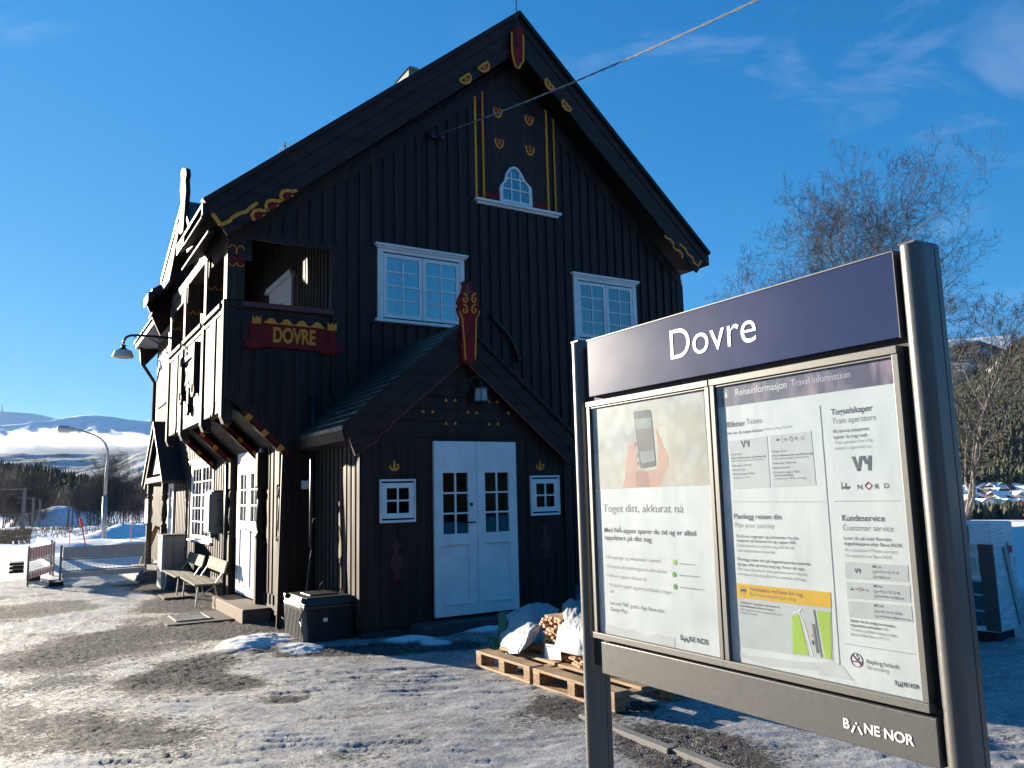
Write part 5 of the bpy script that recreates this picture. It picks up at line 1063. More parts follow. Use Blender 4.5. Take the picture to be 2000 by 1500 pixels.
# concrete step, slabs, grates, mat
STEP = mat('brown_step', (.13, .085, .06), .85, var=.35, scale=14, bump=.5, bs=50, bd=.004)
b = B(); b.box(2.62, 11.30, -.08, 3.0, 13.30, .165); tag(obj('doorstep', b, STEP, bevel=.012), 'brown concrete doorstep below the white platform door', 'step')
def grate(label, x0, y0, x1, y1, n, m, slab=None):
    g_ = thing('drain_grate', label, 'grate', ((x0+x1)/2, (y0+y1)/2, gz((x0+x1)/2, (y0+y1)/2)), 'drain grates in front of the station'); z = gz((x0+x1)/2, (y0+y1)/2)+.018
    b = B(); b.box(x0-.03, y0-.03, z-.02, x1+.03, y0, z+.006); b.box(x0-.03, y1, z-.02, x1+.03, y1+.03, z+.006); b.box(x0-.03, y0, z-.02, x0, y1, z+.006); b.box(x1, y0, z-.02, x1+.03, y1, z+.006); obj('frame', b, m, g_)
    for k in range(n): y = y0+(y1-y0)*(k+.3)/n; b = B(); b.box(x0, y, z-.012, x1, y+(y1-y0)/n*.45, z+.004); obj('bar', b, m, g_)
    b = B(); b.box(x0, y0, z-.03, x1, y1, z-.02); obj('shaft', b, BLK, g_)
STEEL = mat('galvanised_steel', (.42, .43, .44), .35, metal=.8, var=.15, bump=.1)
grate('near steel drain grate on the concrete apron by the doorstep', 1.93, 12.0, 2.33, 12.62, 8, STEEL)
grate('far drain grate between the barrier and the litter bin', 1.78, 18.25, 2.12, 18.95, 7, STEEL)
b = B(); b.box(1.75, 11.75, -.05, 2.62, 12.85, gz(2.1, 12.3)+.004); struct(obj('apron', b, mat('apron_concrete', (.075, .06, .05), .85, var=.4, scale=20, bump=.5, bs=60), bevel=.01))
b = B(); b.box(2.17, 14.95, -.02, 2.62, 16.1, gz(2.4, 15.5)+.028); tag(obj('doormat', b, mat('brown_mat', (.12, .09, .05), .95, var=.4, scale=60, bump=.6, bs=120)), 'flat brown board lying under the benches', 'mat')
# benches
BW = mat('bench_wood', (.17, .15, .115), .85, spec=.2, var=.2, scale=10, st=(1, .15, 1), bump=.3, bs=60, bd=.003); BM = mat('bench_steel', (.50, .50, .48), .4, metal=.6, var=.1)
def bench(label, x, y, rz):
    t_ = thing('bench', label, 'bench', (x, y, gz(x, y)), 'small benches along the platform wall')
    def pc(n, b, m, **k): o = obj(n, b, m, None, **k); o.parent = t_; return o
    Lg = .85                                   # local: length along y, back toward +x
    for k in range(3): b = B(); b.box(-.19+k*.13, -Lg, .33, -.07+k*.13, Lg, .355); pc('seat_slat', b, BW, bevel=.004)
    b = B(); b.hexa([(.235, -Lg, .49), (.26, -Lg, .485), (.26, Lg, .485), (.235, Lg, .49), (.285, -Lg, .68), (.31, -Lg, .675), (.31, Lg, .675), (.285, Lg, .68)]); pc('backrest', b, BW, bevel=.004)
    for s_ in (-1, 1):
        y_ = s_*(Lg-.10); b = B(); b.tube([(-.15, y_, 0), (-.12, y_, .33)], .014, 6); pc('leg', b, BM)
        b = B(); b.tube([(.20, y_, 0), (.12, y_, .32), (.25, y_, .52), (.275, y_, .63)], .014, 6); pc('leg', b, BM)
        b = B(); b.tube([(-.14, y_, .12), (.12, y_, .31)], .009, 6); pc('brace', b, BM)
    t_.rotation_euler = (0, 0, rz)
bench('near slatted bench beside the concrete doorstep', 2.60, 14.28, R_(-2)); bench('far slatted bench beside the grey litter bin', 2.58, 16.05, R_(-1))
# litter bin
GB = mat('grey_sheet_metal', (.20, .20, .20), .45, metal=.3, var=.12, bump=.05)
LBY = .35; t_ = thing('litter_bin', 'tall grey steel litter bin between bench and far doorway', 'bin', (2.55, 17.2, 0))
b = B(); b.prism([(2.40, 17.0), (2.44, 16.93), (2.80, 16.93), (2.80, 17.6), (2.44, 17.6), (2.40, 17.53)], 'Z', -.02, .98); obj('body', b, GB, t_, bevel=.006)
b = B(); b.box(2.39, 16.91, .98, 2.82, 17.62, 1.0); obj('lid', b, BLK, t_); b = B(); b.tube([(2.395, 17.27, .74), (2.41, 17.27, .74)], .085, 18); obj('opening', b, BLK, t_); b = B(); b.box(2.60, 16.925, .05, 2.605, 16.929, .97); obj('door_gap', b, BLK, t_); b = B(); b.tube([(2.54, 16.922, .58), (2.54, 16.93, .58)], .012, 8); obj('lock', b, STEEL, t_)
# cabinets on the wall
CB = mat('cabinet_paint', (.085, .115, .125), .4, var=.15, bump=.05)
t_ = thing('wall_cabinet', 'blue-grey steel cabinet hung beside the platform door', 'cabinet', (2.9, 14.35, 1.0))
b = B(); b.box(2.72, 14.10, 1.08, 3.0, 14.62, 1.78); obj('case', b, CB, t_, bevel=.02); b = B(); b.box(2.70, 14.14, 1.12, 2.722, 14.58, 1.74); obj('door', b, CB, t_, bevel=.008)
for k, (y, z) in enumerate(((14.098, 1.62), (14.098, 1.22))): b = B(); b.box(2.80, y-.012, z, 2.88, y+.002, z+.018); obj('hinge', b, IRON, t_)
for z in (1.68, 1.43, 1.18): b = B(); b.tube([(2.69, 14.55, z), (2.72, 14.55, z)], .014, 8); obj('latch', b, IRON, t_)
b = B(); b.box(2.76, 14.12, 1.78, 2.98, 14.60, 1.80); obj('top_plate', b, IRON, t_)
b = B(); b.box(2.90, 15.18, 1.28, 3.0, 15.42, 1.62); tag(obj('meter_box', b, mat('beige_box', (.45, .42, .38), .5), bevel=.006), 'small beige box next to the barred platform window', 'box')
b = B(); b.tube([(2.93, 15.2, 1.28), (2.90, 15.12, 1.16), (2.95, 15.1, 1.10)], .018, 6); b.box(2.90, 15.02, .98, 3.0, 15.16, 1.10); tag(obj('junction_box', b, mat('brown_box', (.05, .04, .035), .6)), 'dark junction box with cable below the beige box', 'box')
b = B(); b.box(2.96, 19.45, 1.05, 2.985, 19.48, 1.06); q = onX(331, 1015, 2.62); b = B(); b.box(2.60, 20.9, 1.15, 2.62, 21.35, 1.72); tag(obj('notice_plate', b, WHITE), 'blank white notice plate on the far canopy post', 'plate')
# gooseneck lamp on the balcony front
t_ = thing('gooseneck_lamp', 'white shaded lamp on a black bracket off the balcony', 'lamp', (1.6, 15.55, 4.4))
gy_ = 15.45; q = lambda x, y: tuple(onY(x, y, gy_))
b = B(); b.tube([q(334, 660), q(300, 657), q(270, 655), q(256, 655), q(247, 658), q(242, 665), q(241, 671)], .022, 8); obj('arm', b, IRON, t_, smooth=True)
b = B(); b.tube([q(326, 682), q(305, 668), q(290, 660)], .010, 6); b.tube([q(262, 657), q(268, 661), q(272, 657)], .008, 5); b.tube([q(308, 660), q(313, 664), q(318, 661)], .007, 5); obj('scroll', b, IRON, t_)
b = B(); p_ = q(333, 655); b.box(p_[0]-.02, gy_-.04, p_[2]-.50, p_[0]+.02, gy_+.04, p_[2]+.05); obj('wall_bar', b, IRON, t_)
c_ = q(240.5, 690); k_ = np.linalg.norm(np.array(q(262, 690))-np.array(c_))
b = B(); b.lathe((c_[0], gy_, c_[2]), [(.0, k_*.92), (.22*k_, .85*k_), (.30*k_, .78*k_), (.16*k_, .72*k_), (.28*k_, .50*k_), (.62*k_, .30*k_)], 20); obj('cap', b, IRON, t_, smooth=True)
b = B(); b.lathe((c_[0], gy_, c_[2]), [(.62*k_, .30*k_), (.80*k_, .22*k_), (.88*k_, .0), (.98*k_, -.25*k_), (1.0*k_, -.34*k_), (.90*k_, -.42*k_), (.5*k_, -.50*k_), (0, -.53*k_)], 24); obj('shade', b, WHITE, t_, smooth=True)
# porch lantern
t_ = thing('wall_lantern', 'black six-sided lantern above the white porch doors', 'lantern', (4.98, 8.8, 2.9))
lx, ly, lz = 4.93, 8.80, 2.80
b = B(); b.tube([(4.80, 8.95, 3.0), (4.80, 8.86, 3.06), (4.86, 8.80, 3.10), (lx, ly, 3.06)], .012, 6); b.box(4.76, 8.93, 2.90, 4.84, 8.95, 3.08); obj('bracket', b, IRON, t_)
b = B(); b.lathe((lx, ly, lz), [(.0, .25), (.03, .23), (.04, .20), (.115, .155), (.115, .145), (0, .145)], 6); obj('hood', b, IRON, t_)
b = B(); b.lathe((lx, ly, lz), [(.095, -.02), (.085, .145)], 6); obj('lantern_glass', b, mat('frosted_lantern_glass', (.30, .34, .34), .25, var=.3, scale=30, bump=.4, bs=60), t_)
for k in range(6): a_ = math.pi*2*k/6; b = B(); b.tube([(lx+.098*math.cos(a_), ly+.098*math.sin(a_), lz-.03), (lx+.088*math.cos(a_), ly+.088*math.sin(a_), lz+.15)], .006, 4); obj('rib', b, IRON, t_)
b = B(); b.lathe((lx, ly, lz), [(0, -.06), (.05, -.045), (.10, -.03), (.10, -.015), (0, -.015)], 6); obj('base', b, IRON, t_)
# cable to the gable, with insulators
CBL = mat('cable_sheath', (.16, .155, .15), .45, var=.4, scale=60, st=(1, 1, 1)); p0 = Vector(onY(858, 262, GY-.12)); p1 = Vector(onY(1450, 2, 4.6)); p1 = p0+(p1-p0)*1.25
b = B(); n_ = 110; 
for ph2 in (0, math.pi):
    pts = []
    for i in range(n_*4+1):
        s_ = i/(n_*4); c3 = p0.lerp(p1, s_)-Vector((0, 0, .35*s_*(1-s_)*4*.25)); a_ = s_*n_*1.1+ph2; pts.append(c3+Vector((0, .008*math.cos(a_), .008*math.sin(a_))))
    b.tube(pts, .0062, 4)
tag(obj('overhead_cable', b, CBL), 'twisted overhead cable running from the gable into the sky', 'cable')
t_ = thing('cable_anchor', 'dark insulator bracket holding the cable on the gable', 'bracket', (5.25, GY, 7.1))
b = B(); q = onY(850, 268, GY-.03); b.box(q[0]-.13, GY-.05, q[2]-.03, q[0]+.13, GY-.02, q[2]+.03); b.tube([(q[0]-.08, GY-.05, q[2]), (q[0]-.08, GY-.14, q[2]-.02), (q[0]-.14, GY-.16, q[2]-.05)], .016, 6); obj('bracket', b, IRON, t_)
for dx in (-.11, .06): b = B(); b.lathe((q[0]+dx, GY-.12, q[2]-.03), [(0, -.05), (.035, -.04), (.045, -.01), (.03, .0), (.045, .03), (.03, .06), (0, .065)], 10); obj('insulator', b, BKP, t_)
b = B(); b.box(9.70, GY-.07, 5.76, 9.84, GY-.028, 5.90); tag(obj('vent_box', b, IRON, bevel=.005), 'small dark vent box under the right eave', 'vent')
# bent pipe right of the finial
b = B(); b.tube([onY(x, y, GY-.06) for x, y in ((962, 612), (966, 625), (985, 645), (1000, 665), (1012, 700))], .03, 8); b.tube([onY(x, y, GY-.06) for x, y in ((1012, 698), (1014, 706))], .034, 8); tag(obj('bent_pipe', b, IRON, smooth=True), 'bent black pipe on the gable right of the porch finial', 'pipe')
# ---------------------------------------------------------------- barriers, lamp post, stakes, poles
ALU = mat('grey_aluminium', (.22, .225, .23), .4, metal=.55, var=.15); GPL = mat('barrier_back', (.52, .53, .54), .55, var=.12)
RW = bpy.data.materials.new('red_white_sheeting'); RW.use_nodes = True; t = RW.node_tree; pr = t.nodes['Principled BSDF']; pr.inputs['Roughness'].default_value = .5
c = N(t, 'ShaderNodeTexCoord').outputs['Object']; wv = N(t, 'ShaderNodeTexWave', i_Scale=1.45, bands_direction='X'); L(t, c, wv.inputs[0])
L(t, MC(MR(wv.outputs[0], .49, .51), (.60, .58, .58), (.42, .05, .06)), pr.inputs['Base Color'])
def barrier(label, p, q, front, back, lean=0.):
    """p, q ground ends; the panels face -normal with the front material"""
    p, q = np.array(p, float), np.array(q, float); Lg = np.hypot(*(q-p)); rz = math.atan2(q[1]-p[1], q[0]-p[0])
    t_ = thing('road_barrier', label, 'barrier', (p[0], p[1], gz(*p)), 'folding road barriers fencing off the snow')
    def pc(n, b, m, **k): o = obj(n, b, m, None, **k); o.parent = t_; return o
    for x in (0, Lg): b = B(); b.tube([(x, 0, 0), (x, 0, .80)], .022, 8); pc('upright', b, ALU)
    for z0, z1 in ((.52, .76), (.13, .245)):
        b = B(); b.box(.03, -.012, z0, Lg-.03, 0, z1); pn = pc('panel', b, front); b = B(); b.box(.03, .0005, z0, Lg-.03, .012, z1); s = obj('panel_back', b, back); s.parent = pn
    for z in (.50, .265): b = B(); b.box(.02, -.012, z-.012, Lg-.02, .012, z+.012); pc('rail', b, ALU)
    b = B(); n = int(Lg/.075)
    for k in range(1, n): x = Lg*k/n; b.box(x-.0025, -.0025, .277, x+.0025, .0025, .488)
    for z in (.33, .38, .43): b.box(.02, .003, z-.0025, Lg-.02, .008, z+.0025)
    pc('wire_mesh', b, ALU)
    t_.rotation_euler = (lean, 0, rz); return t_
barrier('grey-backed road barrier nearest the station wall', (.79, 19.2), (2.42, 19.4), GPL, GPL)
barrier('red and white striped road barrier at the left', (.22, 19.5), (.74, 21.6), RW, GPL)
q = onZ(70, 1104); barrier('pale road barrier standing behind the striped one', (.70, 21.9), (q[0], q[1]), GPL, mat('pale_sheeting', (.66, .66, .66), .5))
for (x, y), lb_ in (((.72, 19.25), 'black rubber foot between the striped and grey barriers'), ((.35, 21.1), 'black rubber foot stack left of the striped barrier'), ((2.33, 19.42), 'black rubber foot under the right end of the grey barrier')):
    b = B(); z = gz(x, y); b.box(x-.13, y-.32, z-.01, x+.13, y+.32, z+.09); f_ = tag(obj('rubber_block', b, BLK, bevel=.02), lb_, 'rubber foot', 'rubber feet of the barriers')
b = B()
for k in range(3): z = gz(.05, 21.2)+.17+k*.085; b.box(-.12, 20.9, z, .16, 21.5, z+.055)
tag(obj('rubber_block_stack', b, BLK, bevel=.015), 'stacked black rubber feet poking out behind the striped barrier', 'rubber foot')
# street lamp
LY = 38.; LM = mat('lamp_pole_steel', (.30, .30, .30), .45, metal=.6, var=.15); q = lambda x, y: tuple(onY(x, y, LY))
g0 = q(203, 1052); t_ = thing('street_lamp', 'tall curved grey street lamp in the snowy field', 'street lamp', (g0[0], LY, gz(g0[0], LY)))
b = B(); b.tube([(g0[0], LY, -.2), q(205, 970)], [.10, .095], 10); b.tube([q(205, 970), q(207, 930), q(210, 905), q(211.5, 892), q(210, 878), q(205, 865), q(195, 855), q(180, 848), q(164, 842.5), q(150, 840)], [.065, .06, .055, .05, .045, .042, .04, .04, .038, .036], 10); obj('pole', b, LM, t_, smooth=True)
b = B(); h0, h1 = Vector(q(152, 840)), Vector(q(112, 837)); d_ = h1-h0
b.tube([h0, h0+d_*.25, h0+d_*.55, h0+d_*.9, h1], [.05, .10, .145, .15, .10], 10); lh = obj('lamp_head', b, mat('lamp_head_grey', (.38, .38, .37), .5), t_, smooth=True)
b = B(); b.tube([h0+d_*.38+Vector((0, 0, -.10)), h0+d_*.95+Vector((0, 0, -.11))], [.07, .075], 8); obj('lamp_lens', b, mat('lamp_lens', (.65, .65, .62), .3), lh)
# red snow stakes
SR = mat('stake_red', (.50, .02, .035), .5, var=.1)
for (xb, yb2, xt, yt, wd), lb_ in zip(((136, 1061, 136, 1022, .012), (167, 1066, 157, 1012, .022), (256, 1047, 258, 1013, .018)), ('thin red snow stake left of the tall flag stake', 'leaning red snow stake with a wider top', 'thin red snow stake beside the station corner')):
    Y_ = 30.; a, e = onY(xb, yb2, Y_), onY(xt, yt, Y_); b = B(); b.tube([tuple(a-(e-a)*.25), tuple(a), tuple(e)], wd*.9, 6)
    if wd > .02: b.tube([tuple(a+(e-a)*.72), tuple(e)], .05, 6)
    tag(obj('snow_stake', b, SR), lb_, 'stake', 'red snow stakes')
# poles along the railway
WPO = mat('pole_wood', (.16, .14, .125), .85, var=.25, st=(1, 1, .1))
def dpt(x, y, D): return tuple(far(x, y, D))
for (xb, yb2, xt, yt, D, r_), lb_ in zip(((43, 1026, 49, 953, 62, .13), (63, 1024, 66, 972, 80, .12), (76, 1026, 79, 975, 78, .10), (132, 1022, 136, 976, 82, .10), (141, 1020, 142, 984, 95, .07)),
    ('thick grey catenary mast with a long arm at far left', 'pale catenary mast second from the left', 'dark wooden pole left of the snowy knoll', 'dark wooden pole right of the snowy knoll', 'thin dark pole behind the snowy knoll')):
    t_ = thing('railway_pole', lb_, 'pole', dpt(xb, yb2, D), 'poles along the railway'); b = B(); b.tube([dpt(xb, yb2+8, D), dpt(xt, yt, D)], [r_, r_*.75], 8); obj('mast', b, WPO, t_)
    if xb == 43:
        b = B(); b.tube([dpt(50, 955, D), dpt(-30, 956, D)], .05, 5); b.tube([dpt(46, 962, D), dpt(8, 967, D)], .02, 4); obj('cross_arm', b, WPO, t_)
    if xb == 63: b = B(); b.tube([dpt(34, 972, D), dpt(72, 973, D)], .035, 5); obj('cross_arm', b, WPO, t_)
# wrapped windows on a pallet in the shade
t_ = thing('window_crate', 'plastic-wrapped stack of new windows on a dark base in the shade', 'crate', (8.6, 4.9, 0))
WRAP = mat('shrink_wrap', (.66, .68, .70), .25, var=.15, scale=3, st=(1, 1, 6), bump=.6, bs=12, bd=.01, spec=.6)
gx0 = gz(8.2, 4.5)
o_ = np.array(onZ(1957, 1258)[:2]); ang = R_(5)
ux = np.array((math.cos(ang), math.sin(ang))); uy = np.array((-math.sin(ang), math.cos(ang)))    # right face runs along ux, left face along uy
def cw(u, v, z): p_ = o_+ux*u+uy*v; return (p_[0], p_[1], z+gx0)
def cbox(b, u0, v0, z0, u1, v1, z1): return b.hexa([cw(u0, v0, z0), cw(u1, v0, z0), cw(u1, v1, z0), cw(u0, v1, z0), cw(u0, v0, z1), cw(u1, v0, z1), cw(u1, v1, z1), cw(u0, v1, z1)])
obj('wrapping', cbox(B(), .012, .012, .10, .56, 1.6, 1.20), WRAP, t_, bevel=.02)
obj('dark_base', cbox(B(), .08, .08, -.05, .50, 1.5, .098), BLK, t_)
FRC = mat('cream_frame', (.55, .53, .45), .5); TEAL = mat('teal_glass', (.035, .085, .105), .12, var=.3, scale=4, spec=.7)
b = cbox(B(), -.002, .02, .16, .01, 1.58, .62); tg = obj('stacked_pane', b, TEAL, t_)
b = B()
for z in (.30, .46, .60): cbox(b, -.006, .02, z, -.0025, 1.58, z+.02); b.cut()
objs('pane_edge', b, mat('pale_edge', (.30, .36, .40), .4), t_)
for v0 in (.14, .42, .70, .98, 1.26):
    for z0, z1 in ((.68, .86), (.89, .98)):
        b = B(); cbox(b, -.010, v0, z0, .0, v0+.24, z0+.02); cbox(b, -.010, v0, z1-.02, .0, v0+.24, z1); cbox(b, -.010, v0, z0+.02, .0, v0+.02, z1-.02); cbox(b, -.010, v0+.22, z0+.02, .0, v0+.24, z1-.02); f_ = obj('sash', b, FRC, t_)
        obj('sash_pane', cbox(B(), -.003, v0+.02, z0+.02, .0, v0+.22, z1-.02), mat('pale_teal_pane', (.34, .38, .34), .2, var=.2), f_)
obj('corner_board', cbox(B(), -.008, -.0, .12, .03, .13, .98), mat('brown_edge_board', (.07, .045, .04), .6), t_)
b = B(); b.add([cw(.25, -.004, .95), cw(.33, -.004, .95), cw(.54, -.004, .14), cw(.46, -.004, .14)], [(0, 1, 2, 3)]); obj('diagonal_strap', b, mat('pale_strap', (.42, .42, .40), .5), t_)
b = B(); cbox(b, .38, -.006, .72, .43, -.001, 1.0); obj('pale_lath', b, WHITE, t_)
b = B(); cbox(b, .35, -.009, .88, .44, -.006, .95); obj('red_tape', b, mat('tape_red', (.45, .02, .04), .5), t_)
b = B(); cbox(b, -.004, .22, .99, .009, .52, 1.17); lb2 = obj('printed_label', b, NV, t_); b = B(); cbox(b, -.0065, .28, 1.03, -.0041, .36, 1.14); cbox(b, -.0065, .40, 1.07, -.0041, .47, 1.14); cbox(b, -.0065, .26, 1.0, -.0041, .48, 1.02); obj('label_field', b, BOX, lb2)
# dark wire in the distance at the right
b = B(); b.tube([dpt(1850, 926, 60), dpt(1930, 927.5, 60), dpt(2040, 929, 60)], .028, 4); tag(obj('power_line', b, IRON), 'thin dark power line crossing in front of the village', 'wire')
# ---------------------------------------------------------------- bare birches
BARK = mat('birch_bark', (.17, .15, .135), .8, var=.2, scale=5, st=(1, 1, 3), bump=.3, col2=(.05, .042, .038), thr=(.52, .60)); TWIG = mat('twig_bark', (.060, .048, .043), .8, var=.3)
def birch(seed, H, spread, stems=1, levels=5, r0=.10, wind=(0, 0), dens=1.0, side=3, up=.9, start=.30):
    r = random.Random(seed); TB_ = B(); CB_ = B()
    def grow(p, d, Lg, rad, lev):
        n = 6 if lev < 2 else 4 if lev < 4 else 3; pts = [p]; rs = [rad]; q = Vector(p); dd = Vector(d)
        for i in range(n):
            k = .06 if lev == 0 else .16+.03*lev
            dd = (dd+Vector((r.gauss(0, k), r.gauss(0, k), r.gauss(0, k*.8)+(.10*up if lev < levels-1 else -.02)))).normalized()
            q = q+dd*(Lg/n); pts.append(q.copy()); rs.append(max(.0028, rad*(1-(.93 if lev == 0 else .8)*(i+1)/n)))
        (TB_ if lev < 2 else CB_).tube(pts, rs, 6 if lev < 2 else side, cap=False)
        if lev >= levels: return
        nb = [int(11*dens), int(7*dens), int(5*dens), int(4*dens), int(3*dens)][min(lev, 4)]; a0 = r.uniform(0, 6.28)
        for j in range(nb):
            f = (start if lev == 0 else .15)+(1-(start if lev == 0 else .15))*(j+r.random()*.8)/nb; f = min(f, .98); i = min(int(f*n), n-1); fr_ = f*n-i
            p_ = pts[i].lerp(pts[i+1], fr_) if isinstance(pts[i], Vector) else Vector(pts[i]).lerp(Vector(pts[i+1]), fr_); ax = (Vector(pts[i+1])-Vector(pts[i])).normalized()
            a0 += 2.4+r.uniform(-.5, .5); o = ax.orthogonal().normalized(); o.rotate(Matrix.Rotation(a0, 3, ax)); t_ = R_(r.uniform(24, 50)) if lev else R_(r.uniform(26, 48))
            nd = (ax*math.cos(t_)+o*math.sin(t_)); l_ = Lg*(spread if lev == 0 else .56)*(1.15-.62*f)*r.uniform(.75, 1.2)
            grow(p_, nd, l_, max(.0028, rs[i]*.5), lev+1)
    for s in range(stems):
        a = 6.28*s/max(1, stems)+r.uniform(0, 1); l_ = .0 if stems == 1 else .13
        grow(Vector((.1*math.cos(a)*(stems > 1), .1*math.sin(a)*(stems > 1), 0)), Vector((l_*math.cos(a)+wind[0], l_*math.sin(a)+wind[1], 1)).normalized(), H*r.uniform(.8, 1), r0, 0)
    return TB_, CB_
def plant(name, label, x, y, data, group=None, z=None, sc_=1., rz=0):
    z = gz(x, y) if z is None else z; t_ = thing(name, label, 'tree', (x, y, z-.1), group)
    for nm, b, m in (('trunk', data[0], BARK), ('crown', data[1], TWIG)): o = obj(nm, b, m, None); o.parent = t_
    t_.scale = (sc_,)*3; t_.rotation_euler = (0, 0, rz); return t_
def at(px, D): q = far(px, 940, D); return q[0], q[1]
def fitted(label, px, pytop, D, data):
    V = np.array(data[1].v); top = np.percentile(V[:, 2], 99.8); cx_, cy_ = V[:, 0].mean(), V[:, 1].mean()
    z0 = -1.; q = far(px, pytop, D); s_ = (q[2]-z0)/top
    return plant('birch_tree', label, q[0]-cx_*s_, q[1]-cy_*s_, data, G_, z=z0+.1, sc_=s_)
G_ = 'bare birches behind the information board'
fitted('largest bare birch rising above the board header', 1688, 288, 27, birch(5, 12.6, .50, 2, 5, .17, dens=1.12, start=.30))
fitted('bare birch close left of the largest one', 1645, 330, 28, birch(11, 10.3, .56, 2, 5, .10, dens=1.2, start=.3))
fitted('smaller bare birch left of the two tall ones', 1540, 432, 31, birch(8, 9.7, .55, 2, 5, .09, dens=1.1, start=.3))
fitted('lowest twiggy birch top near the house eave', 1480, 510, 34, birch(21, 7.8, .55, 1, 5, .07, dens=.9, start=.3))
q = far(1846, 940, 20)
def leaning(label, px, D, H_, seed, lean, dens):
    q = far(px, 940, D); d_ = birch(seed, H_, .52, 1, 5, .085, wind=(RT[0]*lean, RT[1]*lean), dens=dens, start=.22); return plant('birch_tree', label, q[0], q[1], d_, G_, z=-.6)
leaning('bare birch leaning out right of the thick board post', 1842, 20, 6.0, 17, .30, 1.15)
# far birches at the left edge of the field: a few kinds, copied
TWIG2 = mat('pale_twig_bark', (.16, .115, .095), .8, var=.3)
kinds = [birch(40+k, 8., .42, 3+k % 2, 4, .07, dens=1.25, side=3, start=.06) for k in range(4)]
protos = []
spots = [(12, 96, 1.1), (30, 99, 1.15), (48, 95, 1.05), (66, 97, 1.25), (84, 100, 1.1), (100, 110, .9), (118, 118, .85), (133, 120, .8), (158, 98, .75), (178, 92, .95), (190, 90, 1.1), (206, 88, 1.2), (218, 90, 1.25), (230, 88, 1.2), (242, 92, 1.05), (252, 90, .9), (264, 95, .85), (276, 92, .95), (286, 94, .85), (298, 96, .9), (20, 104, .9), (196, 86, .55), (-14, 98, 1.1), (270, 84, .5), (212, 86, .6)]
words = ['bushy brown', 'slender', 'broad', 'ragged', 'low', 'pale-stemmed']
rr = random.Random(2)
for i, (px, D, s_) in enumerate(spots):
    x, y = at(px, D); s_ *= .66; zz_ = gz(x, y); side_ = 'left of the snowy knoll' if px < 80 else 'behind the snowy knoll' if px < 150 else 'behind the street lamp' if px < 240 else 'near the station corner'
    if i < 4: o = plant('birch_tree', 'x', x, y, kinds[i], 'bare birches across the snowfield', z=zz_, sc_=s_, rz=rr.uniform(0, 6)); protos.append(o)
    else: o = copy_tree(protos[i % 4], (x, y, zz_-.1), rr.uniform(0, 6)); o.scale = (s_*rr.uniform(.9, 1.1),)*2+(s_,)
    o.children[1].data.materials[0] = TWIG2
    od = ('first second third fourth fifth sixth seventh eighth ninth tenth eleventh twelfth thirteenth fourteenth fifteenth sixteenth seventeenth eighteenth nineteenth twentieth twenty-first twenty-second twenty-third twenty-fourth twenty-fifth'.split())[sorted(spots).index(spots[i])]
    o['label'] = 'bare far birch %s, %s from the left along the snowfield' % (side_, od)
# ---------------------------------------------------------------- conifer woods
FOL = mat('conifer_needles', (.016, .030, .016), .85, var=.5, scale=.35, col2=(.050, .062, .028), thr=(.4, .65)); FOLB = mat('mixed_wood', (.020, .030, .015), .85, var=.5, scale=.05, col2=(.052, .052, .027), thr=(.42, .62))
def conifers(name, label, pts, m, seed=1, tiers=5, sides=7):
    r = np.random.default_rng(seed); V = []; F = []; n0 = 0
    for (x, y, z, h, w_) in pts:
        a0 = r.uniform(0, 6.28); pine = r.random() < .35
        for k in range(tiers):
            f = k/tiers; zb = z+h*(.12+.80*f); zt = zb+h*.34; rr_ = w_*(1-f)**(.6 if pine else .9)*r.uniform(.8, 1.15)+.03*w_
            an = a0+k+np.arange(sides)*2*math.pi/sides; rad = rr_*r.uniform(.55, 1.25, sides)
            V += [(x, y, min(zt, z+h))]+[(x+rad[i]*math.cos(an[i]), y+rad[i]*math.sin(an[i]), zb-r.uniform(-.02, .06)*h) for i in range(sides)]
            F += [(n0, n0+1+i, n0+1+(i+1) % sides) for i in range(sides)]; n0 += sides+1
    o = obj(name, (V, F), m); struct(o, 'stuff'); o['label'] = label; return o
r = np.random.default_rng(7); P = []
prof = lambda px: np.interp(px, [-60, 0, 30, 60, 90, 120, 150, 180, 210, 240, 270, 330], [893, 897, 900, 902, 906, 914, 918, 925, 932, 938, 946, 955])
for _ in range(1500):
    px = r.uniform(-80, 345); D = r.uniform(230, 400); h = r.uniform(9, 15); q = far(px, prof(px)+r.normal(0, 3)+(400-D)*.16, D); ztop = q[2]; P.append((q[0], q[1], ztop-h, h, h*.17))
for _ in range(1100):
    px = r.uniform(-80, 345); D = r.uniform(150, 230); h = r.uniform(7, 11); q = far(px, prof(px)+28+r.uniform(0, 28), D); P.append((q[0], q[1], q[2]-h, h, h*.18))
conifers('conifer_wood', 'dark conifer wood below the snowy mountains', P, FOL, 3)
r = np.random.default_rng(9); P = []
for _ in range(1300):
    a = r.uniform(125, 250); D = r.uniform(38, 75); x, y = D*math.sin(R_(a)), D*math.cos(R_(a)); h = r.uniform(8, 14); P.append((x, y, gz(x, y)-.3, h, h*.17))
conifers('conifer_wood', 'dense conifer wood across the yard behind the viewer', P, mat('dark_needles', (.004, .005, .005), .95, var=.4, scale=.3, spec=.05), 4)
